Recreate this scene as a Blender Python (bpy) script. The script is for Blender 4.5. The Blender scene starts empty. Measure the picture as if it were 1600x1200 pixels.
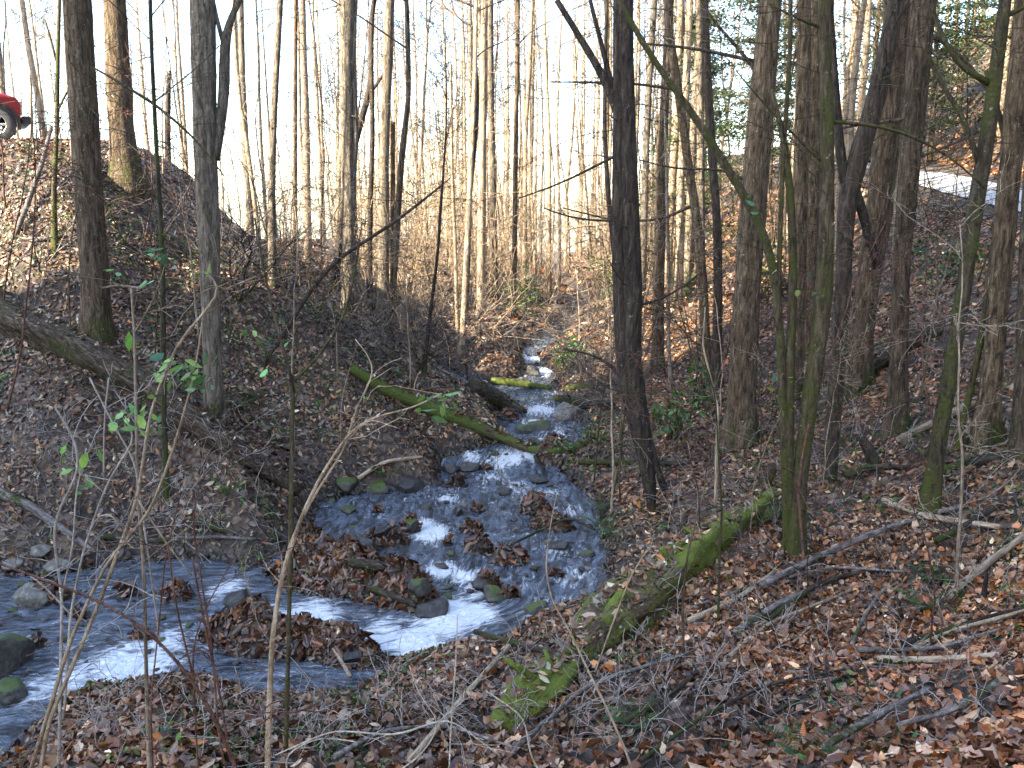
import bpy, math, random
import numpy as np
from mathutils import Vector, Matrix, Euler
R = math.radians
random.seed(7); rng = np.random.default_rng(11)
scene = bpy.context.scene
col = scene.collection

# ------------------------------------------------------------------ camera, sky, sun, exposure
CZ = 5.0; PITCH = 11.0; F = 1400.0
cam = bpy.data.cameras.new('camera'); cam.lens = 31.5; cam.sensor_width = 36.0
cam.clip_start = 0.05; cam.clip_end = 2000
co = bpy.data.objects.new('camera', cam); col.objects.link(co)
co.location = (0, 0, CZ); co.rotation_euler = (R(90 - PITCH), 0, 0)
scene.camera = co
SUN_TO = Vector((-0.857, -0.515, 0)).normalized(); SUN_EL = R(29)
w = bpy.data.worlds.new("World"); scene.world = w; w.use_nodes = True
nt = w.node_tree; bg = nt.nodes['Background']
sky = nt.nodes.new('ShaderNodeTexSky'); sky.sky_type = 'NISHITA'; sky.sun_disc = False
sky.sun_elevation = SUN_EL
sky.sun_rotation = math.atan2(SUN_TO.x, SUN_TO.y)
sky.air_density = 1.0; sky.dust_density = 1.0; sky.ozone_density = 1.0
nt.links.new(sky.outputs[0], bg.inputs[0]); bg.inputs[1].default_value = 0.15
sl = bpy.data.lights.new('sun', 'SUN'); sl.energy = 5.0; sl.angle = R(0.5); sl.color = (1.0, 0.86, 0.64)
so = bpy.data.objects.new('sun', sl); col.objects.link(so)
sd = Vector((SUN_TO.x*math.cos(SUN_EL), SUN_TO.y*math.cos(SUN_EL), math.sin(SUN_EL)))
so.rotation_euler = sd.to_track_quat('Z', 'Y').to_euler()
scene.view_settings.view_transform = 'Standard'; scene.view_settings.look = 'None'
scene.view_settings.gamma = 1.0; scene.view_settings.exposure = 2.75

# ------------------------------------------------------------------ small maths
cp, sp_ = math.cos(R(PITCH)), math.sin(R(PITCH))
def ray(px, py):
    u, v = (px - 800)/F, (600 - py)/F
    return np.array([u, cp + v*sp_, -sp_ + v*cp])
def at(px, py, d):                                    # pixel measured at horizontal depth d
    r = ray(px, py); return np.array([0, 0, CZ]) + r*(d/r[1])
def sstep(a, b, x):
    t = np.clip((np.asarray(x, float) - a)/(b - a), 0, 1); return t*t*(3 - 2*t)
def hash2(ix, iy, s):
    n = (ix.astype(np.int64)*374761393 + iy.astype(np.int64)*668265263 + s*1442695041) & 0xffffffff
    n = ((n ^ (n >> 13))*1274126177) & 0xffffffff
    return ((n ^ (n >> 16)) & 0xffff)/65535.0
def vnoise(x, y, s=0):
    x = np.asarray(x, float); y = np.asarray(y, float)
    ix, iy = np.floor(x), np.floor(y); fx, fy = x-ix, y-iy
    fx = fx*fx*(3-2*fx); fy = fy*fy*(3-2*fy)
    a = hash2(ix, iy, s); b = hash2(ix+1, iy, s); c = hash2(ix, iy+1, s); d = hash2(ix+1, iy+1, s)
    return (a*(1-fx)+b*fx)*(1-fy) + (c*(1-fx)+d*fx)*fy - .5
def fbm(x, y, s=0, o=4):
    r = 0; a = 1.0
    for k in range(o): r = r + a*vnoise(x*2**k, y*2**k, s+k); a *= .5
    return r

# ------------------------------------------------------------------ stream layout
WY = [0, 8, 12, 16.4, 17.6, 20.5, 23.5, 27, 35, 50, 70, 120]
WZ = [-.25, -.12, 0, .08, .36, .5, .8, 1.05, 1.35, 1.6, 1.1, -1.5]
def zw(y): return np.interp(y, WY, WZ)
def on_water(px, py):
    r = ray(px, py); t = 3.0
    while t < 90:
        if CZ + r[2]*t <= zw(r[1]*t): break
        t += .02
    return (r[0]*t, r[1]*t)
PX = [(-400,1420),(-60,1250),(60,1130),(130,1085),(330,1062),(430,1098),(545,1095),(610,1045),(700,1018),(780,1008),(830,965),(900,948),(942,930),
 (945,860),(928,785),(885,748),(862,722),(905,700),(918,672),(890,655),(935,645),(915,625),(868,612),(856,600),(872,590),(850,570),(838,556),(850,546),(872,530),
 (858,530),(822,545),(816,556),(826,575),(815,590),(770,598),(742,603),(700,578),(688,574),(725,610),(788,640),(772,658),(800,688),(745,703),(692,720),
 (690,760),(620,768),(545,775),(505,790),(482,830),(450,868),(395,888),(300,872),(200,880),(100,900),(0,900),(-300,895)]
POLY = np.array([on_water(*p) for p in PX])
CL = [on_water(*p) for p in [(-400,1050),(-100,1010),(0,1000),(300,975),(600,970),(750,930),(790,820),(790,730),(835,680),(850,630),(845,575),(840,552)]]
CL = np.array(CL + [(2.0,32),(3.2,40),(2.2,50),(3.5,70),(2,110)])
def seg_dist(x, y, A, B):
    d = B-A; L = max((d**2).sum(), 1e-9)
    t = np.clip(((x-A[0])*d[0]+(y-A[1])*d[1])/L, 0, 1)
    qx, qy = A[0]+t*d[0], A[1]+t*d[1]
    return np.hypot(x-qx, y-qy), t, (d[0]*(y-A[1])-d[1]*(x-A[0]))
def poly_sd(x, y, P):
    best = np.full(x.shape, 1e9); inside = np.zeros(x.shape, bool)
    n = len(P)
    for i in range(n):
        A, B = P[i], P[(i+1) % n]
        best = np.minimum(best, seg_dist(x, y, A, B)[0])
        c = (A[1] > y) != (B[1] > y)
        xi = A[0] + (y-A[1])*(B[0]-A[0])/(B[1]-A[1]+1e-12)
        inside ^= c & (x < xi)
    return np.where(inside, -best, best)
# road on the right slope (edges), measured nearer edge / farther edge
RN = [at(1900,400,15), at(1640,342,21), at(1519,312,26), at(1431,292,31), at(1388,276,37), at(1345,266,43), at(1300,262,50), at(1250,262,58), at(1180,262,70)]
RF = [at(1900,340,19), at(1640,310,25.5), at(1523,284,31), at(1435,264,36), at(1390,257,42), at(1340,252,48), at(1290,250,55), at(1235,250,63), at(1160,250,75)]
RC = [(a+b)/2 for a, b in zip(RN, RF)]
MOUNDS = [ # px, py, rx, ry, height : leaf banks and gravel bars that break the water
 (560,915,1.05,.55,.42),(640,940,.5,.4,.36),(480,900,.7,.4,.3),(455,1010,.75,.36,.34),(540,1030,.5,.28,.27),(380,1005,.4,.3,.25),
 (605,850,.55,.26,.26),(640,830,.32,.2,.22),(745,862,.38,.2,.2),(795,878,.45,.24,.22),(835,800,.4,.32,.26),(850,825,.34,.2,.2),(745,798,.25,.14,.16),
 (735,830,.4,.16,.18),(760,920,.3,.24,.2),(800,655,.35,.2,.14),(760,735,.25,.12,.1),(70,935,.5,.35,.22),(860,720,.5,.2,.2),(590,800,.3,.1,.1),(275,935,.34,.2,.2),(330,1000,.25,.12,.16),(200,930,.3,.12,.12),(120,965,.3,.12,.13),(60,1010,.2,.1,.12),(220,1000,.3,.1,.12),(700,850,.2,.12,.14),(800,935,.25,.12,.16),(870,900,.3,.1,.12),(880,830,.25,.12,.15),(720,760,.3,.1,.1)]
MW = [(on_water(m[0], m[1]), m) for m in MOUNDS]
def height(x, y):
    x = np.asarray(x, float); y = np.asarray(y, float)
    w0 = zw(y)
    e = poly_sd(x, y, POLY)
    dc = np.full(x.shape, 1e9); side = np.zeros(x.shape)
    for i in range(len(CL)-1):
        d, t, c = seg_dist(x, y, CL[i], CL[i+1])
        m = d < dc; dc = np.where(m, d, dc); side = np.where(m, np.sign(c), side)
    e = np.where((y > 27), np.minimum(e, dc-.4), e)
    left = side > 0
    eo = np.maximum(e, 0)
    lip = .22*sstep(0, .35, eo) 
    zl = (lip + .80*np.maximum(eo-.1, 0))*(1-.30*sstep(17, 22.5, y)*sstep(-9.5, -5, x))
    zl = 7.0 - w0 - np.logaddexp(0, (7.0 - w0 - zl)*2.2)/2.2*1.0 if False else np.minimum(zl, 20)
    top = 6.42 + .07*np.clip(y-20, -3, 8) - w0
    zl = -np.logaddexp(-zl*2.5, -top*2.5)/2.5 + .0
    yr = 23.0 + np.maximum(0, -9.5-x)*1.2
    back = 1 - .86*sstep(0, 9, y-yr)
    hill_l = np.minimum(.2*eo, 1.5)
    zl = np.where(y > yr, np.maximum(zl*back, hill_l*sstep(0, 8, y-yr)), zl)
    big = np.clip((-17 - x)*1.5, 0, 72)*(1 - sstep(-6, 0, y - 23.3 - .6*(x+2)))  # unseen steep hill at left, added and shaped to shade the foreground
    # right side and near bank
    s2 = .36 + .06*sstep(8, 16, y)
    zr = lip*.8 + .19*np.minimum(eo, 4) + s2*np.maximum(eo-4, 0)
    zr = np.minimum(zr, np.where(y < 14, 3.6, 9.0))
    dr = np.full(x.shape, 1e9); zroad = np.zeros(x.shape); sr = np.zeros(x.shape); hw = np.zeros(x.shape)
    for i in range(len(RC)-1):
        A, B = RC[i], RC[i+1]
        d, t, c = seg_dist(x, y, A[:2], B[:2])
        m = d < dr
        bank = ((RF[i]-RN[i])*(1-t)[..., None] + (RF[i+1]-RN[i+1])*t[..., None])
        half = np.hypot(bank[..., 0], bank[..., 1])/2
        dr = np.where(m, d, dr); sr = np.where(m, np.sign(c), sr)
        zroad = np.where(m, A[2]+(B[2]-A[2])*t, zroad); hw = np.where(m, half, hw)
    slope = .10
    q = np.clip(dr, 0, hw)*(-sr)          # right of travel = uphill
    zr_road = zroad + q*slope
    out = np.maximum(dr-hw-.3, 0)
    zup = zr_road + .72*out
    zdn = zr_road - .62*out
    zr_abs = zr + w0
    up = sr < 0
    zr_abs = np.where(up, np.minimum(zup, 34), np.maximum(np.minimum(zr_abs, zr_road-.2*out), zdn))
    h = np.where(left, zl + w0, zr_abs) + big
    # channel
    inb = np.clip(-e, 0, .8)
    h = np.where(e < 0, w0 - .06 - .22*sstep(0, .5, inb), h)
    rough = sstep(.1, 1.5, e)
    roadfade = np.where(left, 1.0-.8*sstep(5.4, 6.3, zl+w0), sstep(0.0, 1.0, dr-hw))
    h = h + (fbm(x*.45, y*.45, 3)*.45 + fbm(x*1.7, y*1.7, 9, 3)*.13)*rough*roadfade + fbm(x*4, y*4, 5, 2)*.05*sstep(-.2, .2, e)*roadfade
    for (cx, cy), m in MW:
        g = np.exp(-(((x-cx)/m[2])**2 + ((y-cy)/m[3])**2)*1.6)
        h = np.where(e < .3, h + (m[4]+.28)*g*(1+.5*vnoise(x*5, y*5, 4)), h)
    return h
def hz(x, y): return float(height(np.array([x]), np.array([y]))[0])
_T = np.arange(2.0, 95, .08)
def ground(px, py):
    r = ray(px, py)
    hh = height(r[0]*_T, r[1]*_T); zz = CZ + r[2]*_T
    k = np.argmax(zz <= hh)
    if zz[k] > hh[k]: k = len(_T)-1
    t = _T[k]-.04
    return np.array([r[0]*t, r[1]*t, hz(r[0]*t, r[1]*t)])

# ------------------------------------------------------------------ mesh buffers
class MB:
    def __init__(s): s.v = []; s.f = []; s.n = 0; s.c = []
    def add(s, v, f, c=None):
        v = np.asarray(v, float)
        s.v.append(v); s.f += [tuple(i+s.n for i in q) for q in f]; s.n += len(v)
        if c is not None: s.c.append(np.tile(np.array(c, float), (len(v), 1)) if np.ndim(c) == 1 else c)
    def tube(s, pts, rad, k=6, rough=0, cap=True, oval=1.0, root=None):
        P = np.asarray(pts, float); n = len(P)
        if n < 2: return
        rad = np.asarray(rad, float)
        T = np.gradient(P, axis=0); T /= np.linalg.norm(T, axis=1)[:, None]+1e-9
        m = T.mean(0); a = np.array([1., 0, 0]) if abs(m[0]) < .75*np.linalg.norm(m)+1e-9 else np.array([0, 1., 0])
        X = np.cross(T, a); X /= np.linalg.norm(X, axis=1)[:, None]+1e-9
        Y = np.cross(T, X)
        th = np.arange(k)*2*math.pi/k
        rr = rad[:, None]*np.ones(k)[None]
        if rough:
            ph = rng.random(3)*6
            rr = rr*(1 + rough*(.5*np.sin(th*3+ph[0])[None] + .35*np.sin(th*5+ph[1]+np.arange(n)[:, None]*.35) + .5*rng.standard_normal((n, k))*.55))
        if root is not None: rr = rr*(1+root[:, None]*(np.cos(th*4+rng.random()*6)+.5*np.cos(th*3+rng.random()*6))[None])
        V = P[:, None] + (X[:, None]*np.cos(th)[None, :, None] + Y[:, None]*np.sin(th)[None, :, None]*oval)*rr[..., None]
        f = []
        b = s.n
        for i in range(n-1):
            for j in range(k):
                j2 = (j+1) % k
                f.append((b+i*k+j, b+i*k+j2, b+(i+1)*k+j2, b+(i+1)*k+j))
        if cap: f.append(tuple(b+j for j in range(k))[::-1]); f.append(tuple(b+(n-1)*k+j for j in range(k)))
        s.v.append(V.reshape(-1, 3)); s.f += f; s.n += n*k
    def box(s, c, d, rot=None):
        x, y, z = [q/2 for q in d]
        V = np.array([(i, j, k) for k in (-z, z) for j in (-y, y) for i in (-x, x)])
        if rot is not None: V = V @ np.array(rot).T
        s.add(V+np.array(c), [(0,2,3,1),(4,5,7,6),(0,1,5,4),(2,6,7,3),(0,4,6,2),(1,3,7,5)])
    def mesh(s, name, smooth=True):
        me = bpy.data.meshes.new(name)
        V = np.concatenate(s.v) if s.v else np.zeros((0, 3))
        me.from_pydata(V.tolist(), [], s.f)
        if smooth: me.polygons.foreach_set('use_smooth', [True]*len(me.polygons))
        me.update(); return me
    def build(s, name, m, parent=None, origin=None, smooth=True):
        if origin is not None: s.v = [q-np.array(origin) for q in s.v]
        o = bpy.data.objects.new(name, s.mesh(name, smooth)); col.objects.link(o)
        if m is not None: o.data.materials.append(m)
        if parent is not None: o.parent = parent
        elif origin is not None: o.location = origin
        return o
def raw_mesh(name, V, loops, per, cols=None, smooth=False):
    """V (n,3); loops flat vertex indices; all polygons have `per` corners"""
    me = bpy.data.meshes.new(name); nf = len(loops)//per
    me.vertices.add(len(V)); me.vertices.foreach_set('co', V.astype(np.float32).ravel())
    me.loops.add(len(loops)); me.loops.foreach_set('vertex_index', loops.astype(np.int32))
    me.polygons.add(nf); me.polygons.foreach_set('loop_start', (np.arange(nf)*per).astype(np.int32))
    me.polygons.foreach_set('loop_total', np.full(nf, per, np.int32))
    if smooth: me.polygons.foreach_set('use_smooth', np.ones(nf, bool))
    me.update(calc_edges=True)
    if cols is not None:
        a = me.color_attributes.new('Col', 'FLOAT_COLOR', 'POINT')
        c = np.ones((len(V), 4), np.float32); c[:, :3] = cols; a.data.foreach_set('color', c.ravel())
    me.validate(); return me
def tag(o, label=None, cat=None, group=None, kind=None):
    if label: o['label'] = label
    if cat: o['category'] = cat
    if group: o['group'] = group
    if kind: o['kind'] = kind
    return o
def empty(name, loc, rz=0):
    o = bpy.data.objects.new(name, None); col.objects.link(o); o.location = loc; o.rotation_euler = (0, 0, rz)
    o.empty_display_size = .2; return o
def copy_tree(o, parent=None):
    c = o.copy(); col.objects.link(c); c.parent = parent
    for ch in list(o.children): copy_tree(ch, c)
    return c

# ------------------------------------------------------------------ materials
def newmat(name):
    m = bpy.data.materials.new(name); m.use_nodes = True; t = m.node_tree
    return m, t, t.nodes['Principled BSDF']
def N(t, kind, **kw):
    n = t.nodes.new(kind)
    for k, v in kw.items():
        if k in n.inputs: n.inputs[k].default_value = v
        else: setattr(n, k, v)
    return n
def ramp(t, fac, stops):
    n = t.nodes.new('ShaderNodeValToRGB'); e = n.color_ramp.elements
    while len(e) < len(stops): e.new(.5)
    for q, (p, c) in zip(e, stops): q.position = p; q.color = (*c, 1) if len(c) == 3 else c
    t.links.new(fac, n.inputs[0]); return n.outputs[0]
def mix(t, f, a, b, mode='MIX'):
    n = t.nodes.new('ShaderNodeMix'); n.data_type = 'RGBA'; n.blend_type = mode
    for v, s in ((f, n.inputs[0]), (a, n.inputs[6]), (b, n.inputs[7])):
        if hasattr(v, 'node'): t.links.new(v, s)
        elif isinstance(v, (int, float)): s.default_value = v
        else: s.default_value = (*v, 1)
    return n.outputs[2]
def coords(t, scale, obj=True):
    tc = t.nodes.new('ShaderNodeTexCoord'); mp = t.nodes.new('ShaderNodeMapping')
    mp.inputs['Scale'].default_value = scale; t.links.new(tc.outputs['Object' if obj else 'Generated'], mp.inputs[0])
    return mp.outputs[0], tc
def noise(t, vec, scale, detail=4, rough=.6, dist=0):
    n = N(t, 'ShaderNodeTexNoise', Scale=scale, Detail=detail, Roughness=rough, Distortion=dist)
    t.links.new(vec, n.inputs['Vector']); return n.outputs['Fac']
def bump(t, h, bs, strength=.5, dist=.02):
    b = N(t, 'ShaderNodeBump', Strength=strength, Distance=dist); t.links.new(h, b.inputs['Height']); t.links.new(b.outputs[0], bs.inputs['Normal'])
def bark(name, dark, mid, light, moss=.35, vs=1.0, lichen=.5, mosscol=(.042,.05,.012)):
    m, t, bs = newmat(name)
    v, tc = coords(t, (9*vs, 9*vs, 1.6*vs))
    oi = t.nodes.new('ShaderNodeObjectInfo'); va = t.nodes.new('ShaderNodeVectorMath'); va.operation = 'ADD'; t.links.new(v, va.inputs[0])
    sx = t.nodes.new('ShaderNodeVectorMath'); sx.operation = 'SCALE'; sx.inputs[0].default_value = (37, 11, 23); t.links.new(oi.outputs['Random'], sx.inputs['Scale']); t.links.new(sx.outputs[0], va.inputs[1]); v = va.outputs[0]
    n1 = noise(t, v, 2.2, 6, .7, .6)
    c = ramp(t, n1, [(.36, dark), (.52, mid), (.70, light)])
    c = mix(t, 1.0, c, ramp(t, oi.outputs['Random'], [(0,(.72,.72,.75)),(.5,(1,.96,.92)),(1,(1.3,1.25,1.2))]), 'MULTIPLY')
    v2, _ = coords(t, (1, 1, .5)); n2 = noise(t, v2, 3.2, 5, .7)
    v3, _ = coords(t, (1, 1, 1)); n3 = noise(t, v3, 22, 3, .6)
    mk = t.nodes.new('ShaderNodeMath'); mk.operation = 'MULTIPLY_ADD'; t.links.new(n3, mk.inputs[0]); mk.inputs[1].default_value = .35; t.links.new(n2, mk.inputs[2])
    sz = t.nodes.new('ShaderNodeSeparateXYZ'); t.links.new(tc.outputs['Object'], sz.inputs[0]); mr = t.nodes.new('ShaderNodeMapRange'); t.links.new(sz.outputs[2], mr.inputs[0])
    mr.inputs[1].default_value = .1; mr.inputs[2].default_value = 1.3; mr.inputs[3].default_value = .17; mr.inputs[4].default_value = 0
    ma = t.nodes.new('ShaderNodeMath'); ma.operation = 'ADD'; t.links.new(mk.outputs[0], ma.inputs[0]); t.links.new(mr.outputs[0], ma.inputs[1])
    mm = ramp(t, ma.outputs[0], [(.99-moss*.52, (0,0,0)), (1.12-moss*.52, (1,1,1))])
    c = mix(t, mm, c, mosscol)
    n4 = noise(t, v3, 9, 4, .8); lm = ramp(t, n4, [(.70-.1*lichen, (0,0,0)), (.74-.1*lichen, (1,1,1))])
    c = mix(t, lm, c, tuple(min(1, q*1.5+.06) for q in light))
    t.links.new(c, bs.inputs['Base Color']); bs.inputs['Roughness'].default_value = .9; bs.inputs['Specular IOR Level'].default_value = .25
    nn = t.nodes.new('ShaderNodeMath'); nn.operation = 'ADD'; t.links.new(n1, nn.inputs[0]); t.links.new(n3, nn.inputs[1])
    bump(t, nn.outputs[0], bs, .9, .03)
    return m
M = {}
M['brown'] = bark('bark furrowed brown', (.022,.016,.010), (.10,.074,.047), (.23,.185,.13), .36)
M['grey'] = bark('bark grey', (.035,.03,.022), (.125,.108,.085), (.27,.24,.195), .30)
M['mossy'] = bark('bark mossy', (.02,.017,.01), (.065,.052,.03), (.14,.12,.085), .66, mosscol=(.055,.062,.014), lichen=.45)
M['dark'] = bark('bark dark wet', (.015,.012,.01), (.045,.036,.028), (.11,.09,.07), .32)
M['pale'] = bark('bark pale', (.12,.09,.06), (.28,.23,.17), (.45,.40,.32), .15)
M['tan'] = bark('twig tan', (.16,.12,.08), (.34,.27,.19), (.5,.43,.33), 0)
M['whip'] = bark('whip pale', (.30,.26,.21), (.50,.45,.38), (.66,.61,.54), 0)
M['log'] = bark('log weathered', (.012,.009,.006), (.075,.056,.038), (.24,.20,.15), .24, vs=1.3)
M['greenlog'] = bark('log green moss', (.02,.015,.01), (.08,.055,.035), (.19,.15,.10), .69, mosscol=(.075,.095,.02))
M['rot'] = bark('rotten mossy wood', (.03,.022,.014), (.10,.07,.045), (.24,.2,.15), .67, vs=1.6, mosscol=(.13,.16,.025))
M['stick'] = bark('stick grey', (.05,.045,.04), (.16,.14,.13), (.34,.32,.3), .2)
M['redtwig'] = bark('twig reddish', (.05,.025,.02), (.12,.06,.045), (.2,.13,.1), 0)
def stick_x(name, base):     # fallen wood: grain runs along its own length, so stretch in X
    return M[base]
def leafmat(name, rough=.5, trans=.0):
    m, t, bs = newmat(name)
    a = t.nodes.new('ShaderNodeAttribute'); a.attribute_name = 'Col'
    v, _ = coords(t, (1,1,1)); n = noise(t, v, 45, 3, .7)
    c = mix(t, .55, a.outputs['Color'], ramp(t, n, [(.3,(.45,.45,.45)),(.7,(1.25,1.2,1.15))]), 'MULTIPLY')
    t.links.new(c, bs.inputs['Base Color']); bs.inputs['Roughness'].default_value = rough
    bs.inputs['Specular IOR Level'].default_value = .5
    if trans:
        tr = t.nodes.new('ShaderNodeBsdfTranslucent'); t.links.new(c, tr.inputs[0])
        ms = t.nodes.new('ShaderNodeMixShader'); ms.inputs[0].default_value = trans
        out = t.nodes['Material Output']; t.links.new(bs.outputs[0], ms.inputs[1]); t.links.new(tr.outputs[0], ms.inputs[2]); t.links.new(ms.outputs[0], out.inputs[0])
    return m
M['litter'] = leafmat('dead leaves', .33)
M['green'] = leafmat('green leaves', .4, .35)
# ground
m, t, bs = newmat('forest floor'); M['ground'] = m
v, _ = coords(t, (1,1,1))
nz = N(t, 'ShaderNodeTexNoise', Scale=6., Detail=3.); t.links.new(v, nz.inputs['Vector'])
vm = t.nodes.new('ShaderNodeVectorMath'); vm.operation = 'MULTIPLY_ADD'; t.links.new(nz.outputs['Color'], vm.inputs[0]); vm.inputs[1].default_value = (.12,.12,.12); t.links.new(v, vm.inputs[2])
vo = N(t, 'ShaderNodeTexVoronoi', Scale=11.); t.links.new(vm.outputs[0], vo.inputs['Vector'])
sepc = t.nodes.new('ShaderNodeSeparateColor'); t.links.new(vo.outputs['Color'], sepc.inputs[0])
c = ramp(t, sepc.outputs[0], [(0,(.022,.014,.009)),(.35,(.05,.032,.02)),(.6,(.085,.056,.036)),(.85,(.14,.098,.066)),(1,(.22,.165,.12))])
n1 = noise(t, v, 1.3, 5, .65)
c = mix(t, ramp(t, n1, [(.42,(0,0,0)),(.66,(1,1,1))]), c, (.022,.016,.011))
aw = t.nodes.new('ShaderNodeAttribute'); aw.attribute_name = 'Col'
c = mix(t, aw.outputs['Color'], c, (.022,.016,.012)); t.links.new(ramp(t, aw.outputs['Color'], [(0,(.85,)*3),(1,(.25,)*3)]), bs.inputs['Roughness'])
t.links.new(c, bs.inputs['Base Color'])
bump(t, vo.outputs['Distance'], bs, .8, .05)
# road
m, t, bs = newmat('gravel road'); M['road'] = m
v, _ = coords(t, (1,1,1)); n1 = noise(t, v, 30, 5, .8); n2 = noise(t, v, .8, 4, .6)
c = mix(t, .5, ramp(t, n1, [(.3,(.30,.29,.28)),(.7,(.52,.51,.50))]), ramp(t, n2, [(.35,(.3,.29,.28)),(.65,(.5,.49,.47))]))
t.links.new(c, bs.inputs['Base Color']); bs.inputs['Roughness'].default_value = .9; bump(t, n1, bs, .5, .03)
# rock
def rockmat(name, a, b, c_, rough, moss):
    m, t, bs = newmat(name); v, _ = coords(t, (1,1,1))
    n1 = noise(t, v, 13, 8, .75, .5); c = ramp(t, n1, [(.34,a),(.5,b),(.66,c_)])
    gn = t.nodes.new('ShaderNodeNewGeometry'); sx = t.nodes.new('ShaderNodeSeparateXYZ'); t.links.new(gn.outputs['Normal'], sx.inputs[0])
    n2 = noise(t, v, 5, 4, .7); ml = t.nodes.new('ShaderNodeMath'); ml.operation = 'MULTIPLY'; t.links.new(sx.outputs[2], ml.inputs[0]); t.links.new(n2, ml.inputs[1])
    c = mix(t, ramp(t, ml.outputs[0], [(.62-.5*moss,(0,0,0)),(.70-.5*moss,(1,1,1))]), c, (.06,.085,.012))
    t.links.new(c, bs.inputs['Base Color']); bs.inputs['Roughness'].default_value = rough; bump(t, n1, bs, .7, .04); return m
M['wetrock'] = rockmat('wet stone', (.012,.012,.013), (.035,.033,.03), (.09,.085,.08), .3, .05)
M['dryrock'] = rockmat('dry stone', (.07,.065,.055), (.16,.145,.12), (.3,.28,.25), .7, .1)
M['mossrock'] = rockmat('mossy stone', (.015,.015,.012), (.05,.045,.035), (.12,.11,.09), .6, .62)
# water
m, t, bs = newmat('stream water'); M['water'] = m
a = t.nodes.new('ShaderNodeAttribute'); a.attribute_name = 'Col'
sc = t.nodes.new('ShaderNodeSeparateColor'); t.links.new(a.outputs['Color'], sc.inputs[0])
v, _ = coords(t, (1, 1, 1)); nA = noise(t, v, 9, 5, .7, .8)
fl = t.nodes.new('ShaderNodeCombineXYZ'); fm1 = t.nodes.new('ShaderNodeMath'); fm1.operation = 'MULTIPLY'; fm1.inputs[1].default_value = .32
t.links.new(sc.outputs[1], fm1.inputs[0]); t.links.new(fm1.outputs[0], fl.inputs[0]); t.links.new(sc.outputs[2], fl.inputs[1])
nB = noise(t, fl.outputs[0], 7, 4, .6, 1.2)
nF = noise(t, fl.outputs[0], 9, 6, .7, 1.6)
fm = t.nodes.new('ShaderNodeMath'); fm.operation = 'MULTIPLY_ADD'; t.links.new(sc.outputs[0], fm.inputs[0]); fm.inputs[1].default_value = .5; t.links.new(nF, fm.inputs[2])
foam = ramp(t, fm.outputs[0], [(.72,(0,0,0)),(.92,(1,1,1))])
deep_sheen = ramp(t, nB, [(.40,(.018,.022,.028)),(.66,(.15,.185,.24))])  # dark water; lighter streaks put bluish sky reflection into the colour
c = mix(t, foam, deep_sheen, (.78,.82,.86))
t.links.new(c, bs.inputs['Base Color']); bs.inputs['IOR'].default_value = 1.45; bs.inputs['Specular IOR Level'].default_value = 1.0
rr = ramp(t, foam, [(0,(.06,)*3),(1,(.6,)*3)]); t.links.new(rr, bs.inputs['Roughness'])
ad = t.nodes.new('ShaderNodeMath'); ad.operation = 'ADD'; t.links.new(nA, ad.inputs[0]); t.links.new(nB, ad.inputs[1])
bump(t, ad.outputs[0], bs, 1.0, .09)
def plain(name, c, rough=.5, metal=0, coat=0):
    m, t, bs = newmat(name); v, _ = coords(t, (1,1,1)); n1 = noise(t, v, 12, 4, .6)
    cc = mix(t, .5, c, ramp(t, n1, [(.3,tuple(q*.7 for q in c)),(.7,tuple(min(1,q*1.15) for q in c))]))
    t.links.new(cc, bs.inputs['Base Color']); bs.inputs['Roughness'].default_value = rough; bs.inputs['Metallic'].default_value = metal
    bs.inputs['Coat Weight'].default_value = coat; return m
M['paint'] = plain('red paint', (.24,.005,.010), .35, 0, .6)
M['rubber'] = plain('tyre rubber', (.03,.03,.032), .8)
M['rim'] = plain('alloy', (.55,.56,.58), .3, .9)
M['glass'] = plain('dark glass', (.02,.025,.03), .08)
M['trim'] = plain('black trim', (.02,.02,.022), .5)
M['lampglass'] = plain('lamp lens', (.7,.7,.68), .15)

# ------------------------------------------------------------------ terrain sheet
def axis(parts):
    r = [np.arange(a, b, s) for a, b, s in parts]; return np.concatenate(r)
gx = axis([(-212,-80,22),(-80,-24,2),(-24,-11,.5),(-11,-7,.2),(-7,7,.075),(7,12,.16),(12,30,.45),(30,72,3),(72,225,25)])
gy = axis([(-110,-20,15),(-20,-2,2),(-2,3,.3),(3,20,.08),(20,30,.16),(30,45,.4),(45,90,1.5),(90,226,20)])
X, Y = np.meshgrid(gx, gy); Zt = height(X.ravel(), Y.ravel())
far = sstep(70, 110, Y.ravel()); Zt = Zt*(1-far) + far*(-4.5)
V = np.stack([X.ravel(), Y.ravel(), Zt], 1)
nx, ny = len(gx), len(gy)
I = (np.arange(ny-1)[:, None]*nx + np.arange(nx-1)[None]).ravel()
L = np.stack([I, I+1, I+1+nx, I+nx], 1).ravel()
o = bpy.data.objects.new('ground', raw_mesh('ground', V, L, 4, smooth=True)); col.objects.link(o)
a_ = o.data.color_attributes.new('Col', 'FLOAT_COLOR', 'POINT'); wt = 1-sstep(.0, .25, V[:, 2]-zw(V[:, 1])); wt = np.where(V[:, 1] < 30, wt, 0); a_.data.foreach_set('color', np.stack([wt, wt, wt, wt*0+1], 1).astype(np.float32).ravel())
o.data.materials.append(M['ground']); tag(o, kind='structure')
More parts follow.
